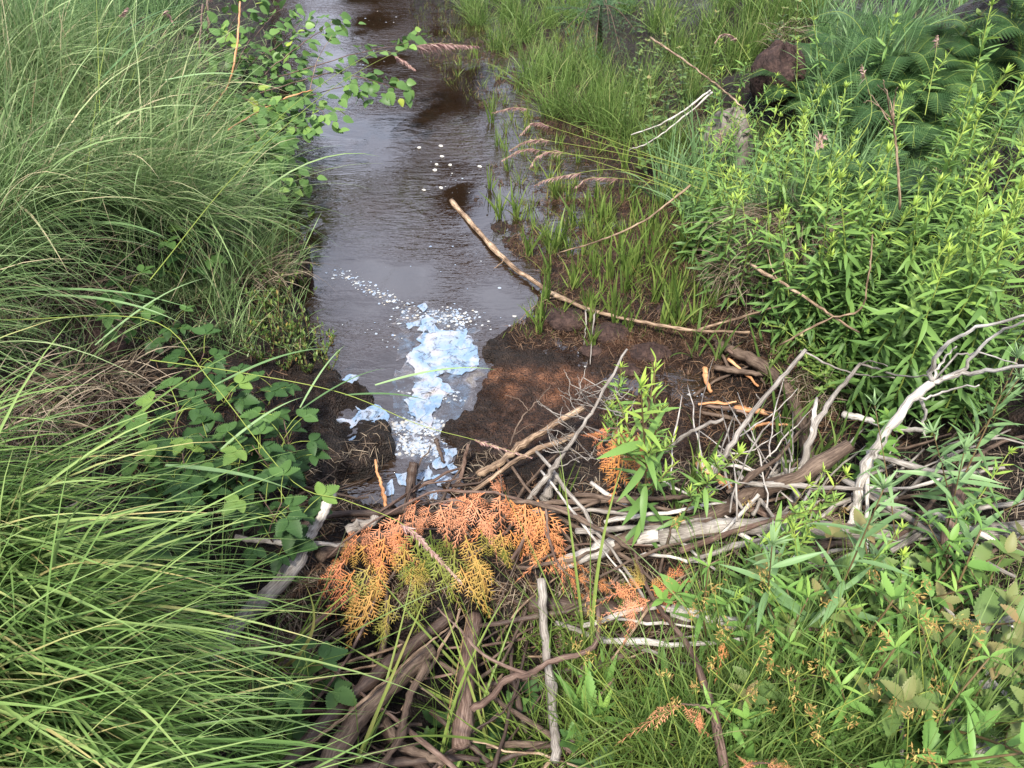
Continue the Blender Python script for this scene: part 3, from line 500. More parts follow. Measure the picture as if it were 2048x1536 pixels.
stick([(1110,1245,.07),(1200,1275,.06),(1330,1310,.05)], .007, 'grey', 'grey stick lying under the red-brown cedar stem')
stick([(1310,860,.0),(1240,850,.0),(1230,900,.0)], .005, 'darkbark', 'thin dark stick lying on wet mud by the seep')
stick([(2070,1232,.16),(2000,1245,.15),(1940,1272,.13),(1900,1296,.12),(1860,1310,.1)], .010, 'grey', 'grey branch entering from the right edge above the broad leaves')
stick([(1692,1308,.14),(1650,1345,.13),(1590,1364,.12),(1510,1360,.1)], .006, 'bark', 'crooked brown twig hanging over the rush clump')
stick([(1870,1440,.1),(1950,1490,.1),(2080,1580,.1)], .022, 'white', 'thick bleached driftwood in the bottom right corner', name='driftwood_branch')
stick([(1905,1440,.1),(1980,1475,.1),(2080,1530,.1)], .012, 'grey', 'grey driftwood lying beside the thick bleached one', name='driftwood_branch')
stick([(1885,1358,.1),(1930,1372,.1),(1985,1370,.1)], .014, 'white', 'short pale wood piece under the broad leaves at lower right', name='wood_piece', cat='wood')
stick([(1790,1200,.1),(1796,1290,.12),(1800,1400,.14),(1806,1540,.16)], .006, 'grey', 'thin grey upright stick at the lower right')
stick([(1738,900,.16),(1735,980,.14),(1735,1060,.12),(1728,1180,.1)], .006, 'white', 'slim white upright stick below the bleached driftwood')
stick([(1920,975,.2),(1905,1040,.18),(1890,1090,.16)], .018, 'redbark', 'mottled red and white rotten branch near the right edge')
stick([(1380,370,.35),(1290,440,.25),(1200,480,.15),(1120,505,.05)], .005, 'tan', 'straw-coloured dead stalk slanting over the marsh shoots', name='dead_stalk', cat='stalk')
stick([(1500,528,.35),(1580,575,.36),(1650,620,.36),(1720,665,.34)], .0055, 'tan', 'pale forked dead stalk in front of the dead tussock', name='dead_stalk', cat='stalk', twigs=[([(1560,565,.36),(1545,540,.38),(1535,500,.42)], .0025)])
stick([(1420,180,.42),(1370,220,.36),(1320,250,.3),(1262,270,.25)], .005, 'white', 'upper of two white dead twigs above the marsh grass', name='twig', cat='twig')
stick([(1425,185,.4),(1360,240,.32),(1300,285,.24),(1258,300,.18)], .0045, 'white', 'lower of two white dead twigs above the marsh grass', name='twig', cat='twig')
stick([(1300,75,.5),(1380,130,.5),(1440,175,.5),(1490,220,.48)], .005, 'tan', 'straight straw stalk leaning across the red-tipped shrub', name='dead_stalk', cat='stalk')
stick([(1560,690,.3),(1650,640,.36),(1720,620,.4),(1735,560,.5),(1745,470,.6)], .0035, 'tan', 'thin bent stalk rising between tussock and leafy seedlings', name='dead_stalk', cat='stalk')
stick([(1600,700,.3),(1700,745,.3),(1790,755,.33)], .003, 'grey', 'thin grey twig above the small creeping leaves', name='twig', cat='twig')
stick([(405,8,.5),(400,90,.4),(402,170,.25),(400,200,.1)], .006, 'redbark', 'slim dark sapling stem standing behind the sedge', name='sapling_stem', cat='stem')
stick([(415,0,.5),(418,80,.4),(415,170,.2)], .008, 'bark', 'thicker dark sapling stem right of the slim one', name='sapling_stem', cat='stem')
stick([(480,5,.6),(474,90,.5),(455,170,.35),(405,245,.2)], .006, 'orangew', 'bent orange-brown dead stem hanging beside the birch leaves', name='dead_stalk', cat='stalk')
stick([(455,260,.3),(520,220,.35),(575,195,.4),(625,180,.42)], .0045, 'orangew', 'orange-brown twig reaching over the water under the birch', name='twig', cat='twig', twigs=[([(620,182,.42),(635,120,.5),(665,70,.55)], .0025, 'tan')])
# curled driftwood lump and flat stone on the left of the cedar
stick([(695,1062,.08),(720,1050,.1),(745,1045,.11),(750,1032,.12)], .016, 'grey', 'curled grey driftwood lump left of the orange cedar', name='driftwood_lump', cat='driftwood', taper=.6, wob=.002)
# random smaller sticks
def scatter_sticks(n, box, ang, ln, rr, mats, hh, desc):
    for i in range(n):
        px = random.uniform(box[0], box[2]); py = random.uniform(box[1], box[3]); a = R(random.gauss(*ang)); L = random.uniform(*ln) * (.5 + py / 1200); h = random.uniform(*hh)
        dx = math.cos(a) * L / 2; dy = -math.sin(a) * L / 2; b = random.gauss(0, L * .06); mt = random.choice(mats)
        stick([(px - dx, py - dy, h + random.uniform(-.02, .03)), (px + b, py + b, h + .01), (px + dx, py + dy, h + random.uniform(-.02, .03))], random.uniform(*rr), mt, None, {'bark': 'brown ', 'grey': 'grey ', 'white': 'bleached ', 'tan': 'tan ', 'darkbark': 'dark wet ', 'redbark': 'reddish ', 'orangew': 'orange-brown '}[mt] + desc, name='stick', cat='stick', group=DAM, n=9, sides=6, wob=.01)
scatter_sticks(46, (1080,1000,2040,1120), (2, 22), (90,300), (.003,.009), ['grey','grey','white','bark','bark','redbark'], (.02,.12), 'stick in the pile')
scatter_sticks(26, (1450,880,2040,1010), (25, 35), (80,240), (.0025,.008), ['grey','white','bark','grey'], (.03,.18), 'stick in the pile')
scatter_sticks(40, (560,1180,1180,1530), (40, 40), (90,260), (.0025,.008), ['darkbark','bark','darkbark','redbark','tan'], (.01,.09), 'stick under the branches')
scatter_sticks(18, (600,940,1100,1080), (10, 30), (60,160), (.002,.006), ['darkbark','bark','redbark'], (.01,.05), 'stick on wet mud')
scatter_sticks(18, (1350,820,1640,980), (80, 35), (80,200), (.0015,.003), ['grey','white'], (.06,.2), 'fine twig')
scatter_sticks(24, (1150,1130,2040,1400), (10, 35), (90,260), (.003,.008), ['grey','bark','white','tan'], (.02,.12), 'stick in the pile')
scatter_sticks(12, (1380,690,1600,860), (-10, 30), (50,130), (.004,.009), ['bark','redbark','orangew'], (.01,.05), 'stick in the seep')
# ------------------------------------------------------------------ boulder and peat mound
def rockish(name, px, py, rx, ry, rz, mat, label, cat, h=0, o=0):
    c = GP(px, py, h); n1, n2 = 40, 24; th = np.linspace(0, 2 * np.pi, n1, endpoint=False); ph = np.linspace(.02, np.pi - .02, n2)
    T_, P_ = np.meshgrid(th, ph, indexing='ij'); r = 1 + .34 * fbm(np.cos(T_) * 2 + o, np.sin(T_) * 2 + P_ * 1.3, 1.2, 4, o) + .05 * fbm(np.cos(T_) * 3 + o, np.sin(T_) * 3 + P_ * 2, 6, 3, o + 4)
    V = np.stack([np.cos(T_) * np.sin(P_) * rx * r, np.sin(T_) * np.sin(P_) * ry * r, np.cos(P_) * rz * r], -1).reshape(-1, 3)
    Q = [(i * n2 + j, i * n2 + j + 1, ((i + 1) % n1) * n2 + j + 1, ((i + 1) % n1) * n2 + j) for i in range(n1) for j in range(n2 - 1)]
    mb = MB().add(V, Q, b=V * .35); return tag(link(name, mb.mesh(name, mat), None, c), label, cat)
M['rock'] = bark_mat('rock', [(.3, (.05, .04, .034)), (.5, (.12, .10, .085)), (.75, (.22, .19, .17))], .8, 90, .7, .006)
M['peat'] = bark_mat('peat_lump', [(.3, (.012, .007, .006)), (.5, (.035, .020, .017)), (.75, (.08, .048, .038))], .85, 160, 1, .02)
rockish('boulder', 1450, 300, .12, .17, .20, M['rock'], 'rounded grey-brown boulder half hidden behind goldenrod on the right bank', 'boulder', .08, 3)
rockish('peat_mound', 1555, 150, .13, .15, .15, M['peat'], 'bare dark reddish-brown peat mound rising on the upper right bank', 'mound', .22, 7)
rockish('peat_lump', 180, 690, .16, .10, .06, M['peat'], 'black peat bank lump under dead grass on the left', 'mound', .0, 9)
rockish('flat_stone', 510, 1300, .03, .04, .025, M['tan'], 'small orange-brown stone on dry needles left of the branches', 'stone', .02, 2)
for i, (px, py, s, lb) in enumerate([(1130,640,.10,'wet brown peat clod at the water edge below the fallen branch'),(1220,668,.09,'reddish peat clod below the middle of the fallen branch'),(1185,700,.05,'small peat clod beside the narrow outflow'),(1300,705,.08,'dark peat clod among the shoots above the goldenrod'),(1260,740,.05,'red-brown peat clod right of the narrow outflow'),(1350,620,.07,'low peat clod under the forked end of the fallen branch')]):
    rockish('peat_clod', px, py, s, s * .7, s * .38, M['peat'], lb, 'peat clod', .0, 20 + i)
# ------------------------------------------------------------------ plant prototypes (copied with their parts)
def copy_thing(root, loc, rz, s=1.0, tilt=(0, 0), group=None, desc=None, hmid=.2):
    r = root.copy(); COL.objects.link(r); r.location = loc; r.rotation_euler = (tilt[0], tilt[1], rz); r.scale = (s, s, s)
    if group: r['group'] = group
    for ch in list(root.children):
        c = ch.copy(); COL.objects.link(c); c.parent = r
        for g_ in ch.children:
            d = g_.copy(); COL.objects.link(d); d.parent = c
    if desc: PEND.append((r, desc, (loc[0], loc[1], loc[2] + hmid * s)))
    return r
class Kind:
    """one kind of plant: variants built at the origin; the first use moves the variant itself"""
    def __init__(s, fn, nv, name, cat, group): s.v = [fn(thing(name, cat, (0, 0, 0), group), k) for k in range(nv)]; s.used = [False] * nv; s.group = group
    def put(s, p, desc, rz=None, sc=1.0, tilt=(0, 0), hmid=.2, k=None):
        k = random.randrange(len(s.v)) if k is None else k; rz = random.uniform(0, 6.28) if rz is None else rz; loc = (float(p[0]), float(p[1]), float(H(p[0], p[1])) - .01)
        if not s.used[k]:
            s.used[k] = True; r = s.v[k]; r.location = loc; r.rotation_euler = (tilt[0], tilt[1], rz); r.scale = (sc,) * 3; PEND.append((r, desc, (loc[0], loc[1], loc[2] + hmid * sc))); return r
        return copy_thing(s.v[k], loc, rz, sc, tilt, s.group, desc, hmid)
    def clean(s):
        for u, r in zip(s.used, s.v):
            if not u:
                for c in list(r.children): bpy.data.objects.remove(c)
                bpy.data.objects.remove(r)
def H0(): pass
def orgpart(name, mb, mat, root): return link(name, mb.mesh(name, mat), root)
LANCE = [leaf_tpl(.17, c, .25, 6, .4) for c in (.1, .25, .45)]; LANCE_N = [leaf_tpl(.12, c, .3, 6, .4) for c in (.1, .3)]; OVAL = [leaf_tpl(.5, c, .2, 6, .42) for c in (.1, .3)]
SERR = [serr_tpl(.66, 9, c, .22, .045) for c in (.1, .3)]; HEART = [serr_tpl(.82, 7, c, .15, .012, .30) for c in (.05, .25)]; WIDE = [serr_tpl(.36, 10, c, .2, .01, .4, .05) for c in (.1, .3)]
def frames(az, el):
    X = np.stack([np.cos(az) * np.cos(el), np.sin(az) * np.cos(el), np.sin(el)], -1); Z = np.stack([-np.cos(az) * np.sin(el), -np.sin(az) * np.sin(el), np.cos(el)], -1); return X, Z
def goldenrod(h, leafL, n, tpls, matl='golden', stem='gstem', side=False):
    def f(root, k):
        mb = MB(); lean = G.normal(0, .11, 2) * h; pts = cr_path([(0, 0, -.03), (lean[0] * .2, lean[1] * .2, h * .4), (lean[0], lean[1], h)], 14); tube(mb, pts, .0042 * np.linspace(1, .4, 14) * (h / .9) ** .5, 6, rough=.05); orgpart('stem', mb, M[stem], root)
        z = np.linspace(.12, .97, n) ** .85; idx = z * 13; i0 = np.clip(idx.astype(int), 0, 12); fr = (idx - i0)[:, None]; o = pts[i0] * (1 - fr) + pts[i0 + 1] * fr
        az = np.arange(n) * 2.4 + k + G.normal(0, .5, n); el = np.interp(z, [0, .7, .9, 1], [-.05, .25, .7, 1.2]) + G.normal(0, .26, n) - .9 * (G.random(n) < .12); sz = leafL * np.interp(z, [0, .3, .75, .92, 1], [.8, 1, .95, .5, .28]) * G.uniform(.55, 1.2, n)
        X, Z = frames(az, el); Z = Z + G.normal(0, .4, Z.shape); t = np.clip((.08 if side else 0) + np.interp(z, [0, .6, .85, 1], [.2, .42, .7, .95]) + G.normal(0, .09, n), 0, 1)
        lo = z < .86; mb = MB(); which = G.integers(0, len(tpls), n)
        for q, tp in enumerate(tpls):
            m_ = lo & (which == q)
            if m_.any(): stamp(mb, tp, o[m_], X[m_], Z[m_], sz[m_], t[m_])
        orgpart('leaves', mb, M[matl], root)
        mb = MB(); stamp(mb, tpls[0], o[~lo], X[~lo], Z[~lo], sz[~lo], t[~lo]); m = 14; a2 = G.random(m) * 6.28; X2, Z2 = frames(a2, G.uniform(.5, 1.4, m)); stamp(mb, tpls[0], np.repeat(pts[-1:], m, 0), X2, Z2, leafL * G.uniform(.18, .42, m), np.clip(.9 + G.normal(0, .07, m), 0, 1)); orgpart('shoot_tip', mb, M[matl], root)
        if side:
            for j in range(6):
                a = G.random() * 6.28; zz = G.uniform(.45, .85); b = pts[int(zz * 13)]; L = G.uniform(.12, .22) * h; e = b + np.array([math.cos(a) * L * .7, math.sin(a) * L * .7, L]); pp = cr_path([b, (b + e) / 2 + (0, 0, -.01), e], 8)
                m3 = MB(); tube(m3, pp, np.linspace(.002, .001, 8), 5); sh = orgpart('side_shoot', m3, M[stem], root)
                mm = 13; zi = np.linspace(.3, 1, mm); ii_ = np.clip((zi * 7).astype(int), 0, 7); X3, Z3 = frames(np.arange(mm) * 2.4, np.interp(zi, [0, 1], [.3, 1.1])); m4 = MB(); stamp(m4, tpls[0], pp[ii_], X3, Z3, leafL * np.interp(zi, [0, 1], [.6, .3]), np.clip(zi * .5 + .45 + G.normal(0, .05, mm), 0, 1)); orgpart('leaves', m4, M[matl], sh)
        return root
    return f
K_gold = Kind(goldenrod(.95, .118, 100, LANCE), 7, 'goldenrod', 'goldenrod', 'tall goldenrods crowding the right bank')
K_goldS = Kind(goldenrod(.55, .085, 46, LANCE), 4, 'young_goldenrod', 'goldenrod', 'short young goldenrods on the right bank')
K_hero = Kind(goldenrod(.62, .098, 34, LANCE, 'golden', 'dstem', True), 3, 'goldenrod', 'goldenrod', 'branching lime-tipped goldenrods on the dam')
K_asp = Kind(goldenrod(.6, .15, 26, LANCE_N, 'reed', 'dstem'), 3, 'narrow_leaved_plant', 'wild plant', 'narrow-leaved plants leaning over the dam')
def tops(K, L, desc, hm, jit=0, sc=(.85, 1.1), tilt=.08, hmid=None):
    for px, py in L:
        s = random.uniform(*sc)
        z = .3
        for _ in range(8): p = P(px, py, z); z = .5 * z + .5 * (float(H(p[0], p[1])) + hm * s)
        p = P(px, py, z); K.put(p, desc, sc=s, tilt=(random.gauss(0, tilt), random.gauss(0, tilt)), hmid=hm * .8 if hmid is None else hmid)
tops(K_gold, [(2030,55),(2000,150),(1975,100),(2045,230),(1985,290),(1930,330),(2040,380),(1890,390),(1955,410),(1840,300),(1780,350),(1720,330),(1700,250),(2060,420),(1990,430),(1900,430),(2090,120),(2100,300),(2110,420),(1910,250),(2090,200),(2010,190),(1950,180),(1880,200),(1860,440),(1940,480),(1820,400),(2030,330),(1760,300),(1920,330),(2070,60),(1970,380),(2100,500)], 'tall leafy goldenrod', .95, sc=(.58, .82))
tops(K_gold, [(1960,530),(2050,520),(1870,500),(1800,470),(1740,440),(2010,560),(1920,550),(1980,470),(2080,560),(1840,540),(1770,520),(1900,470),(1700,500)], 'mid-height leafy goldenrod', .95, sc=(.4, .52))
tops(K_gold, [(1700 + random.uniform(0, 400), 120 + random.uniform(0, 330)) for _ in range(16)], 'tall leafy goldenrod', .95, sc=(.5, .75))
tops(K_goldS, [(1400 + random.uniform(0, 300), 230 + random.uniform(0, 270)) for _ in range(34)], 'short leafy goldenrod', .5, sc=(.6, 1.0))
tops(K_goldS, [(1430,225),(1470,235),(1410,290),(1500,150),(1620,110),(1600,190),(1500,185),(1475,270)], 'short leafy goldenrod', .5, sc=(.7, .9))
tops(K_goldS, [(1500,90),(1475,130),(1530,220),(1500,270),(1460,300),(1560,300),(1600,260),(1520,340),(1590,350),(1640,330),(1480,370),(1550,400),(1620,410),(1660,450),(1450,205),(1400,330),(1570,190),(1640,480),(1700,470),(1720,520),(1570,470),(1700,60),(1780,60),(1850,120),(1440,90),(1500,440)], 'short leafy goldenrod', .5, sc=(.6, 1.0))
K_hero.put(GP(1283,1080), 'branching goldenrod with lime tips behind the cedar', sc=1.2, tilt=(.05, .02), hmid=.4, k=0)
tops(K_hero, [(1355,760),(1250,710),(1575,955),(1525,1010),(1400,850)], 'branching lime-tipped goldenrod', .6, sc=(.65, .9))
tops(K_asp, [(1990,760),(2040,820),(1960,850),(1930,930),(2020,930),(2080,880),(1770,1030),(1850,1000),(1640,1040)], 'narrow-leaved leaning plant', .55, sc=(.6, .95), tilt=.3)
tops(K_goldS, [(1620,1050),(1560,1110),(1650,1130),(1740,1120),(1500,1130),(1850,1150),(1430,1160),(1950,1010),(1800,640),(1960,660),(2040,690),(1840,700)], 'bright green low goldenrod', .4, sc=(.55, .8))
# --- broad opposite-leaved herbs (lower right)
def herb(h, L, tpls, mat, pairs, whorl=2, stem='dstem', up=.25):
    def f(root, k):
        mb = MB(); pts = cr_path([(0, 0, -.02), (G.normal(0, .02), G.normal(0, .02), h * .5), (G.normal(0, .04), G.normal(0, .04), h)], 10); tube(mb, pts, np.linspace(.003, .0015, 10), 5); orgpart('stem', mb, M[stem], root); mb = MB()
        for j in range(pairs):
            s = .2 + .8 * (j + 1) / pairs; b = pts[min(9, int(s * 9))]
            m = whorl if j < pairs - 1 else whorl * 2; az = np.arange(m) * 6.283 / m + j * 1.57 + G.normal(0, .15, m); el = up + .5 * s * s + G.normal(0, .15, m); X, Z = frames(az, el)
            stamp(mb, random.choice(tpls), np.repeat(b[None], m, 0), X, Z, L * (1.1 - .5 * s ** 3) * G.uniform(.8, 1.1, m), np.clip(.15 + .6 * s * G.random(m) + (.2 if j == pairs - 1 else 0), 0, 1))
        orgpart('leaves', mb, M[mat], root); return root
    return f
K_herb = Kind(herb(.28, .075, WIDE + LANCE, 'elder', 6), 5, 'toothed_leaf_herb', 'herb', 'toothed leafy herbs at the lower right')
K_brd = Kind(herb(.2, .07, [serr_tpl(.5, 9, .2, .2, .01)], 'redleaf', 4), 3, 'broad_leaf_herb', 'herb', 'broad-leaved herbs with reddish tints')
tops(K_herb, [(1640,1200),(1700,1290),(1750,1210),(1820,1240),(1880,1180),(1600,1270),(1760,1330),(1690,1370),(1850,1330),(1950,1130),(1660,1160),(1540,1240),(1920,1210),(1580,1180),(1810,1120),(1900,1380),(1980,1080),(1740,1400),(1480,1200),(1400,1140),(2010,1190)], 'toothed green herb', .26, sc=(.7, 1.15), tilt=.25)
tops(K_brd, [(1860,1290),(1820,1360),(1950,1400),(1770,1260),(1680,1240),(1600,1320),(1720,1370),(2000,1440),(1940,1280),(2000,1230),(2030,1310),(1970,1340),(1540,1300),(1950,1120),(2040,1130),(1870,1090),(1500,1270),(1990,1290),(1900,1250),(2040,1380)], 'broad reddish-tinted herb', .18, sc=(.8, 1.2), tilt=.2)
tops(K_herb, [(random.uniform(1480, 2060), random.uniform(1120, 1480)) for _ in range(22)], 'toothed green herb', .26, sc=(.8, 1.35), tilt=.25)
tops(K_brd, [(random.uniform(1650, 2060), random.uniform(1080, 1420)) for _ in range(12)], 'broad reddish-tinted herb', .18, sc=(.9, 1.4), tilt=.2)
K_seed = Kind(herb(.07, .085, [serr_tpl(.55, 8, .15, .15, .012)], 'rasp', 2, 3), 2, 'leafy_seedling', 'herb', 'leafy seedlings under the grass')
tops(K_seed, [(1045,1495),(1010,1440),(915,1440),(1000,1520),(1060,1380),(905,1470),(1185,1520),(590,1370),(560,1420),(560,1370)], 'low broad-leaved seedling', .07, sc=(.8, 1.2))
K_spike = Kind(herb(.12, .13, LANCE + WIDE, 'elder', 3, 3, 'gstem', .8), 2, 'lance_leaved_shoot', 'herb', 'lance-leaved shoots at the bottom')
tops(K_spike, [(1210,1350),(1320,1350),(1245,1345),(1215,1430),(1290,1400),(560,1500),(585,1470)], 'bright lance-leaved shoot', .15, sc=(.6, .95))
# --- elder-like seedling and small creepers
K_elder = Kind(herb(.3, .09, [serr_tpl(.42, 8, .25, .2, .01)], 'elder', 5, 4, 'gstem', .0), 3, 'compound_leaf_seedling', 'seedling', 'pale compound-leaved seedlings on the right bank')
tops(K_elder, [(1720,590),(1745,640),(1700,650),(1780,660),(1740,700),(1790,830),(1760,860),(1420,400),(1440,430)], 'pale compound-leaved seedling', .3, sc=(.6, .85))
K_creep = Kind(herb(.10, .03, OVAL, 'lime', 7, 3, 'gstem', .1), 3, 'small_leaved_creeper', 'creeper', 'tiny-leaved creepers on the right bank')
for px, py in [(2100,820),(2120,950),(2150,700),(2110,1050),(2160,860),(2080,760)]: K_asp.put(GP(px, py), 'narrow-leaved leaning plant', sc=random.uniform(.8, 1.1), hmid=.4)
for i in range(60): K_creep.put(GP(random.gauss(1680, 55), random.gauss(730, 45)), 'tiny-leaved creeping plant', sc=random.uniform(.8, 1.3), hmid=.06)
for i in range(16): K_creep.put(GP(random.gauss(1430, 35), random.gauss(430, 25)), 'tiny-leaved creeping plant', sc=random.uniform(.9, 1.5), hmid=.06)
# --- shrublets
def shrublet(root, k):
    for j in range(7):
        a = G.random() * 6.28; L = G.uniform(.06, .15); e = np.array([math.cos(a) * L * .5, math.sin(a) * L * .5, L]); pp = cr_path([(0, 0, 0), e * .5 + G.normal(0, .006, 3), e], 9); mb = MB(); tube(mb, pp, np.linspace(.0016, .0008, 9), 4); tw = orgpart('twig', mb, M['dstem'], root)
        m = 16; ii_ = G.integers(2, 9, m); X, Z = frames(G.random(m) * 6.28, G.uniform(.6, 1.25, m)); mb = MB(); stamp(mb, leaf_tpl(.36, .0, .15, 4), pp[ii_], X, Z, G.uniform(.012, .022, m)); orgpart('leaves', mb, M['small'], tw)
    return root
K_shr = Kind(shrublet, 4, 'bog_shrublet', 'shrublet', 'small-leaved bog shrublets on the left shore')
for px, py in [(560,650),(590,670),(615,690),(640,690),(570,700),(600,720),(650,720),(620,745),(575,740),(545,690),(530,730),(640,660),(610,520),(580,500),(640,505),(560,520),(600,545),(570,580),(540,560),(590,480),(660,740),(540,620),(520,660),(600,600),(570,610),(560,470),(630,540)]: K_shr.put(GP(px, py), 'small-leaved bog shrublet', sc=random.uniform(.8, 1.3), hmid=.08)
# --- raspberry
def rasp(root, k):
    h = .28; mb = MB(); pts = cr_path([(0, 0, -.02), (.03, .02, h * .55), (.08 * math.cos(k), .08 * math.sin(k), h)], 10); tube(mb, pts, np.linspace(.003, .0018, 10), 5); orgpart('cane', mb, M['redbark'], root)
    for j in range(7):
        b = pts[3 + j if 3 + j < 10 else 9]; a = j * 2.4 + k; L = .07; e = b + np.array([math.cos(a) * L, math.sin(a) * L, .03]); mb = MB(); tube(mb, cr_path([b, (b + e) / 2 + (0, 0, .008), e], 6), np.linspace(.0014, .001, 6), 4); lf = orgpart('leaf_stalk', mb, M['gstem'], root)
        hd = np.array([a, a + 1.15, a - 1.15]); X, Z = frames(hd, np.array([-.1, 0, 0]) + G.normal(0, .12, 3)); Z = Z + G.normal(0, .12, Z.shape); mb = MB(); stamp(mb, SERR[j % 2], np.stack([e, e, e]), X, Z, np.array([.066, .052, .052]) * G.uniform(.8, 1.1), np.clip(.35 + .2 * G.normal() + (.25 if j == 6 else 0), 0, 1)); orgpart('leaflets', mb, M['rasp'], lf)
    return root
K_ras = Kind(rasp, 4, 'raspberry_plant', 'raspberry', 'raspberry plants on the left bank')
for px, py in [(300,850),(345,830),(390,870),(330,910),(270,880),(430,900),(480,880),(520,840),(545,900),(500,800),(470,760),(560,960),(500,940),(440,950),(400,930),(550,1000),(350,970),(290,930),(220,500),(260,560),(330,500),(300,600),(340,640),(390,480),(350,700),(510,790),(590,1350),(270,1080),(240,1150),(520,1030),(330,1020),(250,470)]: tops(K_ras, [(px, py)], 'serrated raspberry plant', .25, sc=(.7, 1.05), tilt=.15, hmid=.22)
# --- ferns
def fern(root, k):
    nf = 7
    for j in range(nf):
        a = j * 6.283 / nf + G.normal(0, .3); L = G.uniform(.3, .46); c, s = math.cos(a), math.sin(a); m = 26
        pts = cr_path([(0, 0, 0), (c * L * .25, s * L * .25, L * .45), (c * L * .6, s * L * .6, L * .62), (c * L * .95, s * L * .95, L * .45)], m + 4); mb = MB(); tube(mb, pts, np.linspace(.002, .0008, m + 4), 4); fr = orgpart('frond', mb, M['gstem'], root)
        tg = nrm(np.gradient(pts, axis=0)); mb = MB(); zz = np.linspace(0, 1, m); b = pts[4:]; T_ = tg[4:]; sd = nrm(np.cross(T_, [0, 0, 1.])); up = np.cross(sd, T_); wl = .105 * np.sin(np.pi * (zz * .86 + .12)) ** .9 + .01
        for sg in (-1, 1):
            X = sd * sg + T_ * .35; stamp(mb, FPIN, b, X, up, wl, np.clip(.5 + G.normal(0, .12, m) + .2 * G.normal(), 0, 1))
        orgpart('pinnae', mb, M['fern'], fr)
    return root
def fpin():
    V = []; Q = []; n = 12
    for i in range(n):
        a = (i + .5) / n
        for sg in (-1, 1):
            l = .105 * (1 - a) ** .7 + .015; b = len(V); V += [(a - .028, 0, 0), (a + .026, 0, 0), (a + .036, sg * l, -.02), (a + .008, sg * l, -.02)]; Q.append((b, b + 1, b + 2, b + 3))
    return np.array(V), np.array(Q)
FPIN = fpin()
K_fern = Kind(fern, 3, 'fern', 'fern', 'ferns on the upper right bank')
tops(K_fern, [(1650,110),(1680,160),(1760,130),(1830,170),(1880,120),(1800,220),(1870,250),(1930,60),(1980,30),(1850,40),(1760,300),(1720,200),(1640,60),(1910,190),(1820,330),(1780,20),(1690,20),(2040,20),(1900,0),(1960,140),(2020,120),(1740,60),(1850,-60),(1950,-60),(2040,-70),(1760,-80),(1660,-60),(2080,40),(1990,80),(1830,90)], 'green fern', .35, sc=(.6, 1.0), tilt=.12, hmid=.25)
# ------------------------------------------------------------------ grasses
def tuft(n, L, W, spread, el, droop, mat, az0=None, azs=3.2, rad=.05, segs=6, part_name='blades', ts=(0, 1)):
    def f(root, k):
        mb = MB(); a = G.random(n) * 6.28; r = rad * G.random(n) ** .5; o = np.stack([np.cos(a) * r, np.sin(a) * r, 0 * a], 1)
        az = G.normal(0, azs, n) if az0 is not None else G.random(n) * 6.28; e = np.clip(G.normal(el, spread, n), .1, 1.5); d = np.stack([np.cos(az) * np.cos(e), np.sin(az) * np.cos(e), np.sin(e)], 1)
        ribbons(mb, o, d, L * G.uniform(.55, 1.1, n), W * G.uniform(.6, 1.3, n), droop * G.uniform(.5, 1.5, n), segs, ground=False, t=np.clip(ts[0] + (ts[1] - ts[0]) * G.beta(2, 2, n), 0, 1)); orgpart(part_name, mb, M[mat], root)
        return root
    return f
# marsh shoots in the shallow right side
K_shoot = Kind(tuft(12, .20, .009, .16, 1.35, .03, 'marsh', rad=.015), 6, 'marsh_shoot_clump', 'grass clump', 'green shoot clumps in the marsh')
K_shootS = Kind(tuft(12, .13, .005, .25, 1.25, .06, 'marsh', rad=.02, ts=(.3, 1)), 5, 'small_marsh_tuft', 'grass clump', 'small sparse tufts in the marsh')
sh = [(985,250),(1000,300),(1010,270),(1015,340),(985,380),(1040,440),(1110,340),(1120,400),(1155,330),(1060,520),(1105,500),(1140,520),(1045,560),(1125,640),(1180,640),(1220,620),(1090,605),(1150,570),(1185,540),(1220,560),(1240,500),(1265,530),(1290,480),(1310,560),(1330,500),(1300,600),(1350,560),(1250,590),(1340,640),(1375,520),(1390,590),(1360,660),(1320,650),(1400,640),(1270,440),(1220,430),(1170,450),(1200,400),(1320,420),(1370,440),(1260,380),(1290,340),(1340,340),(1300,300),(1360,300),(1240,340),(1410,560),(1430,620),(1180,690),(1235,655),(1255,665),(1080,640),(1080,660),(1015,420),(1000,440),(1130,480),(1480,960),(1130,1000),(1560,1000),(1380,960)]
for px, py in sh: K_shoot.put(GP(px + random.gauss(0, 5), py + random.gauss(0, 4)), 'clump of green marsh shoots', sc=random.uniform(.7, 1.25), hmid=.09)
for i in range(24): K_shoot.put(GP(random.uniform(1080, 1440), random.uniform(350, 640)), 'clump of green marsh shoots', sc=random.uniform(.8, 1.4), hmid=.09)
for i in range(170):
    px, py = random.choice([(random.uniform(1000, 1400), random.uniform(230, 560)), (random.uniform(880, 1200), random.uniform(60, 330)), (random.uniform(1060, 1440), random.uniform(380, 640))]); K_shootS.put(GP(px, py), 'sparse tuft of marsh grass', sc=random.uniform(.6, 1.3), hmid=.05)
K_iris = Kind(tuft(8, .34, .015, .18, 1.3, .04, 'lime', rad=.02), 3, 'broad_blade_clump', 'grass clump', 'broad-bladed clumps on the right of the dam')
for px, py in [(1545,690),(1530,740),(1560,870),(1500,900),(1480,860),(1570,830),(1620,930),(1640,900),(1670,930),(1580,930),(1400,960),(1350,1000),(1440,700),(1390,690),(1360,620)]: K_iris.put(GP(px, py + 20), 'clump of broad upright blades', sc=random.uniform(.55, .95), hmid=.15)
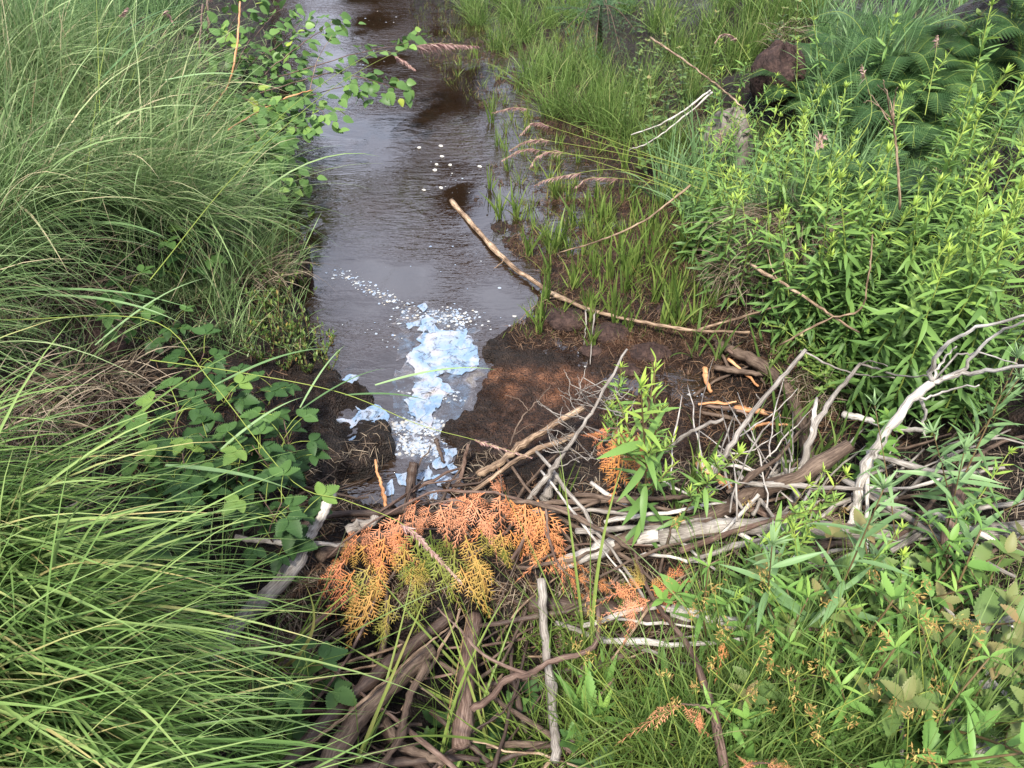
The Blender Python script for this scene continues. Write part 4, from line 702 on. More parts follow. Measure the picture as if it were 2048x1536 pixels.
# background grass at the top
K_back = Kind(tuft(200, .40, .0045, .36, 1.1, .13, 'lime', rad=.10), 4, 'grass_tussock', 'grass tussock', 'yellow-green tussocks at the back of the marsh')
for px, py in [(960,30),(1000,80),(1050,60),(1090,120),(1140,150),(1060,150),(1110,210),(1160,220),(1200,170),(1210,240),(1020,20),(1100,30),(1180,110),(1230,200),(1250,260),(1330,290),(1280,190),(940,0),(1000,-20),(1080,-20),(1150,20),(1400,130),(1420,60),(1350,100),(1380,180),(1500,50),(1450,20),(1560,20),(1250,0),(1320,40),(1500,90),(1560,60),(1620,20),(1480,110),(1940,-60),(2020,-70),(2100,-20),(1860,-100),(1700,-80),(1600,-60)]: K_back.put(GP(px, py + 20), 'bright green tussock', sc=random.uniform(.7, 1.15), hmid=.25)
K_blue = Kind(tuft(60, .55, .010, .28, 1.2, .10, 'reed', rad=.07), 3, 'broad_grass_clump', 'grass clump', 'blue-green grass clumps on the right bank')
for px, py in [(1650,330),(1700,300),(1740,330),(1620,380),(1680,400),(1600,460),(1560,480),(1640,460),(1440,350),(1480,430),(1400,380),(1330,400),(1380,440),(1500,480),(1720,120),(1660,200),(1760,180),(1600,560),(1700,80),(1780,110),(1680,150),(1640,90),(1900,60),(1840,20)]: K_blue.put(GP(px, py), 'clump of blue-green grass', sc=random.uniform(.6, 1.0), hmid=.3)
# rushes lower right with seed heads
def rush(root, k):
    n = 55; tuft(n, .42, .0038, .28, 1.2, .07, 'lime', rad=.05)(root, k); m = 3; az = G.random(m) * 6.28; e = G.uniform(1.0, 1.4, m)
    for j in range(m):
        d = np.array([math.cos(az[j]) * math.cos(e[j]), math.sin(az[j]) * math.cos(e[j]), math.sin(e[j])]); L = G.uniform(.3, .45); end = d * L; pp = cr_path([(0, 0, 0), end * .5 + (0, 0, .01), end - (0, 0, .01)], 8); mb = MB(); tube(mb, pp, np.linspace(.0016, .001, 8), 4); st = orgpart('flower_stalk', mb, M['gstem'], root)
        q = 26; mb = MB(); o = end + G.normal(0, .007, (q, 3)); ribbons(mb, o, G.normal(0, 1, (q, 3)) + (0, 0, .3), .009, .0028, 0, 2, ground=False); orgpart('seed_head', mb, M['seed'], st)
    return root
K_rush = Kind(rush, 4, 'rush_clump', 'rush', 'rush clumps with orange seed heads')
for px, py in [(1330,1420),(1400,1480),(1480,1430),(1560,1480),(1640,1450),(1450,1540),(1700,1500),(1780,1460),(1600,1560),(1850,1540),(1380,1580),(1520,1600),(1740,1580),(1300,1500),(1900,1480),(1960,1580),(1540,1380),(1450,1340),(1620,1330),(1700,1260),(1800,1600),(1420,1240)]: K_rush.put(GP(px, py), 'rush clump with seed heads', sc=random.uniform(.8, 1.15), hmid=.25)
K_low = Kind(tuft(70, .2, .0035, .3, 1.15, .12, 'marsh', rad=.05, ts=(.1, .9)), 4, 'short_grass_tuft', 'grass tuft', 'short grass tufts along the bottom of the dam')
for px, py in [(1140,1400),(1180,1450),(1220,1500),(1160,1540),(1250,1540),(1110,1480),(1290,1470),(1340,1530),(1200,1380),(1090,1540),(1260,1430),(1400,1420),(1030,1310),(1250,1600),(1500,1500),(1150,1330),(1100,1270),(1060,1560),(1220,1240),(1600,1400),(1300,1580),(1480,1570),(1650,1550),(1900,1560)]: K_low.put(GP(px, py), 'short green grass tuft', sc=random.uniform(.8, 1.4), hmid=.12)
# --- left side sedges: every tussock is its own mesh because its blades hang over the bank
def tussock(px, py, h, n, L, W, az, azs, el, els, droop, mat, desc, rad=.13, name='sedge_tussock', group='arching sedge tussocks on the left bank', segs=8, absxy=None):
    p = np.array(absxy) if absxy is not None else GP(px, py); p = np.array([p[0], p[1], float(H(p[0], p[1]))]); root = thing(name, 'sedge tussock', p, group, None, desc, p + (0, 0, h)); mb = MB()
    a = G.random(n) * 6.28; r = rad * G.random(n) ** .5; o = p + np.stack([np.cos(a) * r, np.sin(a) * r, h * G.random(n) * .5], 1); aa = G.normal(az, azs, n); e = np.clip(G.normal(el, els, n), .05, 1.5)
    d = np.stack([np.cos(aa) * np.cos(e), np.sin(aa) * np.cos(e), np.sin(e)], 1); nw = max(2, n // 22); ribbons(mb, o[:nw], d[:nw] + (0, 0, .2), L * 1.15, W * G.uniform(1.2, 1.7, nw) if W > .006 else W * G.uniform(1.8, 3, nw), droop * .9, segs + 2, ref_j=.4, wob=.05, t=G.uniform(.6, .95, nw), fold=.5); ribbons(mb, o, d, L * G.uniform(.5, 1.1, n), W * G.uniform(.55, 1.3, n), droop * G.uniform(.6, 1.5, n), segs, ref_j=.5, wob=.03, t=np.clip(G.beta(2, 2.2, n) + (G.random(n) < .07) * .5, 0, 1), fold=.5 if W > .005 else 0); part('blades', mb, M[mat], root)
    m = n // 14; a = G.random(m) * 6.28; o = p + np.stack([np.cos(a) * rad, np.sin(a) * rad, 0 * a], 1); d = np.stack([np.cos(a), np.sin(a), .3 + 0 * a], 1); mb = MB(); ribbons(mb, o, d, L * .45, W * .9, .25, 5, wob=.1)
    if m > 7: part('dead_blades', mb, M['dead'], root)
# upper-left fine sedge, spilling towards the stream (down-right in the picture)
for px, py, n in [(60,180,700),(160,230,700),(260,230,700),(330,250,500),(20,290,700),(120,320,700),(230,330,700),(310,350,500),(60,420,500),(180,430,500),(290,440,500),(-60,240,600),(-80,380,600),(380,380,350),(400,460,260),(-60,560,380),(-140,700,380),(30,500,300)]:
    tussock(px, py, .12, n, .70, .0034, -.5, .75, .8, .3, .24, 'sedge', 'fine arching sedge tussock', .13)
for px, py, n in [(40,20,350),(150,40,350),(260,30,350),(-40,100,350),(90,90,350),(200,110,350),(340,60,200)]:
    tussock(px, py, .1, n, .62, .0065, -.2, .9, 1.1, .35, .16, 'reed', 'pale broad-bladed sedge tussock', .16)
# big near sedge, bottom left
for (x, y, n) in [(-1.48,1.10,360),(-1.32,.98,380),(-1.6,.95,330),(-1.2,.86,360),(-1.42,.8,360),(-1.12,.70,360),(-1.3,.6,330),(-1.0,.56,330),(-1.15,.44,300),(-.92,.38,260),(-1.7,1.15,260),(-1.05,.86,180)]:
    tussock(0, 0, .10, n, .74, .0072, -.42, .36, .62, .24, .19, 'sedge_near', 'large bright arching sedge tussock', .12, absxy=(x, y, 0))
for px, py, n in [(420,1250,60),(500,1480,90),(440,1400,70),(520,1560,60),(380,1530,70)]:
    tussock(px, py, .02, n, .42, .003, .3, 1.2, 1.25, .22, .06, 'sedge_near', 'thin upright sedge tuft', .04)
for px, py, n in [(540,440,90),(520,520,90),(560,560,60),(480,560,90),(440,620,70),(500,480,80),(470,680,60),(90,560,50),(220,620,40),(150,740,40),(40,700,60),(330,600,60),(400,560,60)]:
    tussock(px, py, .02, n, .3, .003, -.2, 1.1, 1.0, .3, .13, 'sedge', 'thin loose sedge tuft', .07)
for px, py, n, a_ in [(1010,1420,14,2.7),(1060,1500,11,2.9),(980,1530,8,2.4),(560,1350,12,.2),(1180,1330,12,2.2),(870,1560,8,1.4),(700,1560,8,1.0)]:
    tussock(px, py, .02, n, .5, .0036, a_, .35, .75, .25, .05, 'marsh', 'sparse long green blades over the sticks', .03)
# dead grass
def deadt(px, py, n, L, az, azs, desc, W=.003, rad=.12, h=.1):
    p = GP(px, py); root = thing('dead_grass_tussock', 'dead grass', p, 'dead grass tussocks', None, desc, p + (0, 0, h)); a = G.random(n) * 6.28; r = rad * G.random(n) ** .5; mb = MB(); o = p + np.stack([np.cos(a) * r, np.sin(a) * r, h * G.random(n)], 1); aa = G.normal(az, azs, n)
    ribbons(mb, o, np.stack([np.cos(aa), np.sin(aa), .5 + .4 * G.random(n)], 1), L * G.uniform(.5, 1.1, n), W, .28, 7, wob=.08); part('blades', mb, M['dead'], root)
deadt(1560, 500, 900, .36, -1.9, .6, 'brown dead grass hanging over the peat bank', .0028, .14, .16)
deadt(1480, 560, 350, .25, -1.9, .7, 'brown dead grass at the foot of the bank', .0025, .1, .08)
deadt(60, 850, 180, .35, -.5, .7, 'tan dead grass on the left peat bank', .004, .14, .12); deadt(150, 640, 140, .4, -.6, .7, 'tan dead grass over the dark hollow', .004, .1, .15)
deadt(230, 800, 160, .3, -.7, .6, 'thin tan dead grass below the hollow', .004, .08, .1); deadt(520, 560, 160, .3, -.4, .8, 'pale dead grass on the left shore', .0025, .1, .05); deadt(1560, 120, 160, .2, -1.6, 1.2, 'brown dead grass spilling over the peat mound', .003, .1, .22); deadt(1600, 20, 300, .3, -1.6, .9, 'brown dead grass above the peat mound', .004, .14, .1)
deadt(600, 1330, 300, .12, 0, 3, 'reddish brown dry needles beside the branches', .002, .07, .03); deadt(1640, 780, 160, .2, -2, .8, 'brown dead grass under the small creepers', .0025, .1, .05)
# ------------------------------------------------------------------ reed grasses with plumes
def reedgrass(pix, plumeL, desc=None, label=None, blades=(), r=.0018, mat='gstem', absz=True, side=1, dens=150, wdt=.055, hang=.25):
    dens = int(dens * 1.7)
    pts = [P(a, b, c) if absz else GP(a, b, c) for a, b, c in pix]; path = cr_path(pts, 40); root = thing('plumed_reed_grass', 'reed grass', path[0], 'plumed reed grasses arching over the water', label, desc, path[-1]); mb = MB(); tube(mb, path, r * np.linspace(1, .35, 40), 5, rough=.02); part('stalk', mb, M[mat], root)
    seg = np.linalg.norm(np.diff(path, axis=0), axis=1); cl = np.concatenate([[0], np.cumsum(seg)]); tot = cl[-1]; s0 = tot - plumeL; m = dens; s = s0 + plumeL * G.random(m) ** .9; b = np.stack([np.interp(s, cl, path[:, i]) for i in range(3)], 1); tg = nrm(np.stack([np.interp(s + .01, cl, path[:, i]) - np.interp(s - .01, cl, path[:, i]) for i in range(3)], 1)); u = (s - s0) / plumeL
    mb = MB(); ribbons(mb, b, tg * 1.0 + G.normal(0, .22, (m, 3)) + np.array([0, 0, -hang]), wdt * (1 - u * .75) * G.uniform(.5, 1.1, m), .0042, .10, 4, ground=False, ref_j=1); part('plume', mb, M['plume'], root)
    for (bx, by, bz), (ex, ey, ez), W_ in blades:
        p0 = P(bx, by, bz); p1 = P(ex, ey, ez); L = np.linalg.norm(p1 - p0); d = nrm(p1 - p0) + np.array([0, 0, .45]); mb = MB(); ribbons(mb, p0[None], d[None], L * 1.05, W_, .16, 10, ref_j=.3, wob=0, fold=.4, ground=False); part('blade', mb, M['reed'], root)
    return root
reedgrass([(300,560,.55),(480,340,.62),(640,195,.62),(760,120,.6),(850,88,.57),(955,92,.5)], .42, label='long reed grass whose purple-brown plume arches over the far water', blades=[((205,155,.75),(400,95,.7),.012), ((330,160,.75),(510,200,.6),.010)], dens=520, wdt=.085, hang=.7)
reedgrass([(500,300,.5),(600,200,.5),(750,105,.48),(800,118,.42),(830,140,.38)], .17, label='short drooping plume just below the long arching one')
reedgrass([(0,640,.6),(300,640,.5),(420,760,.45),(580,958,.36),(690,1000,.34),(800,1045,.34),(870,1110,.34),(922,1165,.32)], .24, label='reed grass with a dense purple plume pointing at the orange sprays', blades=[((150,450,.5),(345,520,.45),.013), ((100,590,.5),(360,690,.35),.011)], dens=300, wdt=.03)
reedgrass([(300,720,.4),(480,745,.36),(680,785,.32),(840,850,.3),(950,880,.28),(1062,915,.24)], .18, label='reed grass with a thin pink plume over the muddy island', blades=[((600,820,.3),(770,765,.28),.010), ((690,790,.3),(850,830,.2),.009), ((750,770,.3),(980,780,.2),.009)], dens=150, wdt=.025)
reedgrass([(60,260,.8),(75,130,.95),(95,-30,1.05)], .1, label='dark upright reed stalk near the top left corner', dens=20, mat='dstem')
reedgrass([(200,230,.7),(196,100,.85),(192,-40,1.0)], .1, label='second dark upright reed stalk right of the first at top left', dens=20)
reedgrass([(160,430,.6),(180,300,.75),(200,150,.85),(220,60,.9),(255,15,.92)], .12, label='thin reed stalk with a small pink plume at the top left', dens=70)
reedgrass([(250,200,.6),(300,60,.75),(330,25,.75),(345,45,.7)], .12, label='small purple drooping plume beside the sapling stems', dens=90)
reedgrass([(390,120,.5),(410,20,.6),(425,-10,.62)], .1, label='small purple plume touching the top edge by the sapling stems', dens=70)
for i, (pth, lab) in enumerate([([(1500,370,.45),(1300,310,.38),(1120,240,.3),(1040,215,.25),(985,225,.2)], 'uppermost of the pinkish plumes hanging over the marsh'), ([(1450,350,.42),(1250,300,.34),(1120,260,.28),(1070,245,.25),(1040,270,.2)], 'second pinkish plume hanging over the marsh'),
    ([(1480,380,.42),(1300,320,.34),(1120,285,.27),(1060,280,.24),(1020,300,.19)], 'third pinkish plume hanging over the marsh'), ([(1450,400,.4),(1280,330,.32),(1110,305,.26),(1050,298,.22),(1005,320,.18)], 'lower pinkish plume hanging over the marsh'),
    ([(1460,420,.4),(1300,360,.33),(1130,305,.26),(1080,310,.22),(1060,335,.18)], 'short pinkish plume hanging below the others over the marsh'), ([(1420,400,.35),(1250,340,.3),(1110,355,.22),(1070,370,.18)], 'lowest pinkish plume hanging over the marsh'),
    ([(1460,430,.35),(1320,370,.3),(1190,355,.24),(1150,375,.2)], 'pale plume right of the lowest pinkish one'), ([(1500,120,.6),(1470,75,.62),(1445,68,.6),(1430,85,.56)], 'small orange plume beside the peat mound'),
    ([(1650,350,.8),(1740,240,.95),(1725,130,1.0)], 'pink plume among the blue-green blades of the right bank'), ([(1600,400,.7),(1640,280,.85),(1645,290,.85)], 'pink plume over the short goldenrods'), ([(1850,230,.9),(1870,120,1.02),(1875,70,1.05)], 'pink plume in front of the dark ferns'),
    ([(1500,400,.55),(1460,350,.6),(1440,260,.62)], 'pink plume in front of the boulder')]): reedgrass(pth, .24 if i < 8 else .10, label=lab, dens=120 if i < 8 else 45, r=.0015, wdt=.055, hang=.5)
# single broad blades that cross the left side
for i, (a, b, W_, lab) in enumerate([((140,445,.55),(345,525,.42),.016,'wide pale blade bending over the upper left sedge'),((0,585,.5),(370,680,.3),.010,'long pale blade arching over the dark hollow'),((190,690,.45),(420,610,.35),.010,'pale blade curving up over the raspberries'),((330,930,.4),(560,1010,.25),.016,'wide bright blade over the near sedge'),
    ((430,770,.35),(640,740,.25),.009,'thin pale blade reaching the small creeping shrublets'),((600,815,.3),(690,720,.3),.007,'bent thin blade beside the left shore scum'),((200,100,.8),(430,90,.6),.014,'broad pale blade at the top left'),((470,300,.5),(650,320,.35),.009,'thin pale blade reaching over the rippled water'),((350,400,.5),(640,400,.3),.008,'level pale blade over the left water edge'),((0,1090,.5),(420,1340,.3),.012,'broad blade crossing the bottom left sedge'),((0,1370,.5),(330,1536,.35),.012,'broad blade in the bottom left corner'),((440,900,.35),(600,830,.3),.010,'pale blade rising between raspberry leaves')]):
    p0 = P(*a); p1 = P(*b); L = np.linalg.norm(p1 - p0); root = thing('wide_grass', 'grass', p0, None, lab); mb = MB(); ribbons(mb, p0[None], (nrm(p1 - p0) + np.array([0, 0, .45]))[None], L * 1.1, W_, .16, 12, ref_j=.25, wob=0, fold=.35, ground=False); part('blade', mb, M['reed'], root)
# umbel skeleton
stick([(1800,420,.55),(1792,300,.75),(1785,240,.85),(1782,225,.88)], .004, 'tan', 'dead tan umbel skeleton standing among the goldenrods', twigs=[([(1787,260,.83),(1760,215,.9),(1735,180,.95)], .0022), ([(1785,240,.85),(1790,190,.93),(1795,175,.96)], .0022), ([(1786,245,.85),(1770,180,.96),(1768,160,1.0)], .0022), ([(1785,240,.85),(1748,205,.9),(1728,205,.92)], .0018), ([(1785,240,.86),(1780,200,.94),(1755,170,.97)], .0018)], name='dead_umbel', cat='stalk')
# ------------------------------------------------------------------ birch over the water
def birch():
    p0 = GP(440, 230); root = thing('birch_shrub', 'birch', p0, None, 'young birch with toothed green leaves reaching over the left of the stream')
    brs = [[(440,230,0),(520,170,.3),(620,130,.42),(720,100,.46),(800,88,.45),(830,75,.44)], [(440,230,0),(540,180,.35),(660,140,.4),(760,160,.36),(812,172,.32)], [(440,230,0),(520,210,.3),(600,190,.34),(650,220,.28),(660,250,.25)], [(440,230,0),(470,130,.4),(520,60,.5),(580,10,.55)], [(440,230,0),(430,130,.4),(460,50,.55),(500,-10,.6)],
           [(440,230,0),(420,200,.3),(400,120,.45),(420,60,.5)], [(440,230,0),(520,250,.25),(580,240,.25),(600,270,.2)], [(440,230,0),(500,280,.2),(545,330,.2),(570,380,.15)], [(440,230,0),(490,290,.25),(500,340,.25),(520,400,.2)], [(440,230,0),(560,120,.4),(640,60,.5),(690,40,.5)], [(440,230,0),(500,130,.35),(560,90,.42),(600,50,.48)], [(440,230,0),(480,200,.25),(520,300,.25),(590,350,.2)],
           [(440,230,0),(560,210,.25),(690,170,.3),(740,185,.28)], [(440,230,0),(480,180,.2),(560,150,.25),(610,110,.3)], [(440,230,0),(460,260,.2),(480,300,.25),(450,330,.3)], [(440,230,0),(490,240,.25),(530,290,.3),(560,300,.3)], [(440,230,0),(450,160,.25),(490,130,.3),(530,140,.3)], [(440,230,0),(460,190,.3),(500,200,.35),(540,215,.35)]]
    for bi, b in enumerate(brs):
        pts = [P(a, c, d + float(p0[2]) * 0 + .02) if i else p0 for i, (a, c, d) in enumerate(b)]; q = cr_path(pts, 30); q[1:] += np.cumsum(G.normal(0, .003, (29, 3)), 0); mb = MB(); tube(mb, q, np.linspace(.0045, .001, 30), 5); bo = part('branch', mb, M['redbark'], root)
        m = 52; s = 5 + np.arange(m) * 24.9 / m; i0 = np.clip(s.astype(int), 0, 28); fr = (s - i0)[:, None]; o = q[i0] * (1 - fr) + q[i0 + 1] * fr; tg = nrm(q[i0 + 1] - q[i0]); sd = nrm(np.cross(tg, [0, 0, 1.])) * np.where(np.arange(m) % 2, 1, -1)[:, None]; o = o + sd * G.uniform(.0, .10, (m, 1)) + G.normal(0, .018, (m, 3)) + tg * .02
        X = sd * .8 + tg * .5 + np.array([0, 0, -.35]) + G.normal(0, .35, (m, 3)); Z = np.array([0, -.25, 1.]) + G.normal(0, .4, (m, 3)); mb = MB(); stamp(mb, HEART[bi % 2], o, X, Z, G.uniform(.038, .076, m), np.clip(G.beta(2, 2.5, m) + (G.random(m) < .06) * .4, 0, 1)); link('leaves', mb.mesh('leaves', M['birch'], off=p0), bo)
birch()
# birch seedlings on the shore
K_bs = Kind(herb(.22, .045, HEART, 'lime', 8, 3, 'dstem', .0), 2, 'birch_seedling', 'birch seedling', 'pale birch seedlings on the left shore')
tops(K_bs, [(520,300),(555,330),(580,350),(540,270),(510,340),(590,390),(560,400),(480,280),(600,430)], 'pale-leaved birch seedling', .2, sc=(.7, 1.0))
# red-tipped shrub
K_red = Kind(herb(.5, .06, [leaf_tpl(.5, .2, .2, 6)], 'redleaf', 11, 3, 'dstem', .2), 3, 'red_tipped_shrub', 'shrub', 'red-tipped leafy shrub stems')
tops(K_red, [(2030,10),(1960,-10),(1560,10),(1610,0),(1290,20),(1350,10),(1260,70),(1320,60),(1280,130),(1375,90),(1310,160),(1250,180),(1400,70),(1340,140),(1300,220),(1420,20)], 'red-tipped leafy shrub stem', .5, sc=(.6, .9))
# spruce bough
def spruce_boughs():
    p0 = GP(1200, 110); root = thing('young_spruce', 'spruce', p0, None, 'young blue-green spruce at the top behind the marsh grass'); mb = MB(); top = P(1200, -120, .9); tube(mb, [p0, (p0 + top) / 2, top], [.02, .015, .01], 8); part('trunk', mb, M['bark'], root)
    for a, b, c in [(1130,60,.4),(1150,90,.35),(1110,20,.5),(1190,110,.3),(1240,100,.3),(1270,60,.4),(1170,30,.5),(1220,60,.45),(1140,-10,.6),(1260,10,.5),(1210,10,.6)]:
        e = P(a, b, c); s = p0 + (top - p0) * random.uniform(.3, .7); q = cr_path([s, (s + e) / 2 + (0, 0, .04), e], 16); mb = MB(); tube(mb, q, np.linspace(.005, .002, 16), 5); bo = part('branch', mb, M['bark'], root); mb = MB(); tg = nrm(e - s); sd = nrm(np.cross(tg, [0, 0, 1.]))
        for j in range(4, 16):
            for sg in (-1, 1):
                L = .10 * (1.2 - j / 16) + .03; d = nrm(sd * sg * .8 + tg * .7 + G.normal(0, .1, 3)); m = 46; u = G.random(m); o = q[j] + d * (u * L)[:, None]; ribbons(mb, o, d * .8 + G.normal(0, .75, (m, 3)), .013, .0022, 0, 1, ground=False, t=np.clip(u * .8 + G.normal(0, .1, m), 0, 1))
        link('needles', mb.mesh('needles', M['spruce'], off=p0), bo)
spruce_boughs()
# ------------------------------------------------------------------ dead cedar branches
def cedar_tpl(bend=.3, seed=0, side=0):
    r = np.random.default_rng(seed); V = []; Q = []
    def strip(a, d, L, w):
        d = d / np.linalg.norm(d); s = np.array([-d[1], d[0], 0]); n = 3; b = len(V)
        for k in range(n + 1):
            u = k / n; ww = w * (1 - .75 * u) ; c = a + d * L * u; c[1] += side * c[0] ** 2; c[2] = -bend * c[0] ** 2 - .5 * abs(c[1]) ** 2 + a[2] * 0
            V.append(c - s * ww); V.append(c + s * ww + np.array([0, 0, .35 * ww]))
        for k in range(n): Q.append((b + 2 * k, b + 2 * k + 1, b + 2 * k + 3, b + 2 * k + 2))
    strip(np.zeros(3), np.array([1., 0, 0]), 1.0, .010); n = 13
    for i in range(n):
        u = .06 + .9 * i / n; sg = 1 if i % 2 else -1; L = (.36 * (1 - u) ** 1.05 + .03) * r.uniform(.7, 1.15); an = sg * (.72 + r.normal(0, .09)); d = np.array([math.cos(an), math.sin(an), 0]); a = np.array([u, 0, 0.]); strip(a, d, L, .0068); m = max(2, int(L / .066))
        for j in range(m):
            v = .12 + .84 * j / m
            for s2 in ((1, -1) if L > .2 else (sg * -1,)):
                a2 = an + s2 * (.75 + r.normal(0, .07)); l2 = L * .36 * (1 - v * .75) + .022; strip(a + d * L * v, np.array([math.cos(a2), math.sin(a2), 0]), l2, .0072)
    return np.array(V), np.array(Q)
CT = [cedar_tpl(.15, 1, .15), cedar_tpl(.35, 2, -.2), cedar_tpl(.6, 3, .25), cedar_tpl(.25, 4, -.12), cedar_tpl(.5, 5, .05), cedar_tpl(.3, 6, .3), cedar_tpl(.4, 7, -.3)]
def spray(root, a, b, t, k, parent=None, nar=1):
    p0 = P(*a); p1 = P(*b); X = p1 - p0; L = np.linalg.norm(X); Z = np.array([0, -.55, 1.0]) + G.normal(0, .42, 3); mb = MB(); V, Q = CT[(k * 3) % 7]; V = V * (1, nar, 1)
    stamp(mb, (V, Q), p0[None], X[None], Z[None], L * G.uniform(1.0, 1.2), 0); X_ = nrm(X)
    u = V[:, 0]; mb.T = [np.clip(t + .07 * (t > .55) + G.normal(0, .05) + .16 * (u - .3) * (1 if t > .5 else -.6) + G.normal(0, .02, len(V)), 0, 1)]
    link('spray', mb.mesh('spray', M['cedar'], off=parent.location), parent)
def cedar(stem, sprays, r, label, mat='redbark', twigs=(), nar=1):
    pts = [P(*s) for s in stem]; q = cr_path(pts, 30); q[1:-1] += G.normal(0, .001, (28, 3)); root = thing('dead_cedar_branch', 'cedar branch', q[0], 'dead orange cedar branches on the dam', label); mb = MB(); tube(mb, q, r * np.linspace(1, .35, 30), 7); part('stem', mb, M[mat], root)
    for tw in twigs: mb = MB(); tube(mb, cr_path([P(*s) for s in tw], 12), np.linspace(.003, .0015, 12), 5); part('twig', mb, M[mat], root)
    for k, (a, b, t) in enumerate(sprays):
        b = (b[0] + G.normal(0, 7), b[1] + G.normal(0, 9), b[2]); spray(root, a, b, t, k, root, nar)
        if k % 2: spray(root, (a[0] * .6 + b[0] * .4, a[1] * .6 + b[1] * .4, a[2] * .6 + b[2] * .4), (b[0] + G.normal(0, 26), b[1] + G.normal(4, 12), b[2]), np.clip(t + G.normal(0, .08), 0, 1), k + 2, root, nar * .8)
hz = .26
arc = [(1100,1012,.2),(1040,1000,.24),(985,985,.27),(930,983,.28),(868,982,.27),(820,1005,.27),(760,1035,.25),(700,1075,.22),(655,1115,.19)]
S = []
tops_ = [((1075,1000,.24),(1130,1160,.12),.7),((1050,1000,.25),(1065,1110,.15),.65),((1010,990,.27),(1050,1080,.17),.68),((1000,985,.27),(985,1100,.15),.82),((960,985,.28),(960,1075,.18),.88),((930,983,.28),(935,1095,.16),.92),((905,1000,.28),(890,1090,.17),.95),((940,1000,.27),(985,1095,.16),.9),
         ((880,1010,.28),(905,1085,.18),.93),((860,1010,.27),(850,1095,.16),.9),((830,1015,.27),(800,1110,.15),.95),((800,1030,.26),(760,1120,.14),.92),((780,1035,.26),(815,1125,.14),.97),((745,1050,.25),(700,1130,.14),.9),((720,1070,.23),(660,1125,.15),.82),((760,1050,.25),(745,1150,.12),.9),((930,984,.28),(862,985,.25),.8),((970,985,.28),(900,1015,.26),.78),((840,1000,.27),(770,1040,.24),.85),((1020,1000,.25),(1100,1090,.14),.72),
         ((800,1060,.24),(790,1180,.1),.8),((770,1070,.22),(740,1180,.1),.62),((735,1090,.2),(680,1160,.12),.45),((710,1090,.2),(640,1160,.12),.72),((700,1075,.22),(650,1105,.17),.4),((830,1060,.22),(840,1200,.08),.12),((860,1060,.22),(880,1190,.08),.1),((810,1080,.2),(800,1210,.08),.3),((770,1110,.17),(730,1220,.07),.5),((740,1130,.16),(690,1240,.07),.38),
         ((760,1150,.14),(745,1270,.04),.42),((720,1150,.14),(670,1230,.06),.3),((890,1070,.2),(930,1190,.08),.15),((930,1070,.2),(975,1180,.08),.35),((960,1060,.2),(1010,1170,.08),.3),((1000,1060,.2),(1030,1150,.1),.35),((910,1100,.16),(905,1220,.05),.2),((950,1110,.15),(990,1230,.04),.42),((870,1110,.15),(900,1235,.04),.28),((1020,1060,.2),(1060,1150,.1),.55),((880,1080,.18),(855,1190,.07),.2),((850,1120,.15),(820,1220,.06),.25),((920,1130,.13),(960,1240,.02),.38),((710,1140,.17),(640,1245,.08),.7),((745,1180,.13),(715,1330,.04),.5),((690,1120,.18),(628,1190,.12),.8),((1085,1090,.16),(1120,1205,.08),.7),((780,1190,.11),(770,1300,.03),.25),((830,1170,.11),(850,1290,.02),.2)]
cedar([(1265,1105,.10),(1200,1060,.14),(1140,1022,.18)] + arc, tops_, .0065, 'big dead cedar branch with salmon-orange and yellow-green sprays in the middle of the dam', twigs=[[(1085,1005,.21),(1090,1060,.2),(1110,1120,.17)], [(860,1010,.27),(905,1000,.28),(930,1005,.27)]])
cedar([(1090,1010,0.25),(1100,1080,0.24),(1130,1145,0.19),(1200,1170,0.16),(1280,1185,0.15)], [((1095,1040,0.25),(1060,1105,0.21),.66),((1095,1050,0.25),(1125,1110,0.21),.7),((1100,1070,0.24),(1085,1145,0.19),.66),((1110,1090,0.23),(1150,1150,0.17),.68),((1125,1110,0.22),(1110,1180,0.15),.64),((1135,1130,0.20),(1160,1190,0.15),.62),((1150,1150,0.19),(1200,1175,0.16),.66),((1170,1165,0.18),(1180,1225,0.12),.8),((1190,1160,0.18),(1240,1200,0.14),.72),((1230,1175,0.17),(1280,1210,0.14),.8),((1150,1195,0.15),(1190,1195,0.14),.6)], .004, 'dead cedar spray with orange fronds hanging right of the big branch', nar=.75)
cedar([(1448,1540,0.40),(1428,1430,0.41),(1400,1345,0.38),(1365,1275,0.33),(1318,1215,0.28),(1290,1165,0.26),(1268,1100,0.26)], [((1300,1180,0.28),(1382,1165,0.28),.72),((1310,1190,0.28),(1370,1200,0.26),.78),((1300,1175,0.29),(1340,1135,0.31),.5),((1290,1170,0.28),(1240,1150,0.29),.45),((1285,1175,0.28),(1215,1170,0.28),.7),((1300,1200,0.28),(1245,1215,0.26),.8),((1320,1205,0.28),(1340,1240,0.25),.75),((1290,1170,0.28),(1265,1130,0.31),.35),((1370,1180,0.28),(1390,1205,0.26),.8),((1275,1200,0.27),(1265,1255,0.22),.85),((1450,1280,0.36),(1448,1340,0.34),.7),((1330,1160,0.29),(1375,1150,0.30),.7),((1260,1195,0.26),(1200,1185,0.26),.72)], .0105, 'red-brown dead cedar stem running from the orange fronds to the bottom edge')
cedar([(1445,1500,0.42),(1430,1440,0.44),(1400,1412,0.46),(1360,1408,0.46)], [((1370,1408,0.46),(1235,1465,0.40),.92),((1365,1408,0.46),(1445,1480,0.40),.93),((1400,1420,0.45),(1415,1490,0.40),.9),((1330,1415,0.46),(1290,1430,0.42),.9)], .004, 'two flat red-orange cedar fronds over the grass near the bottom', nar=.42)
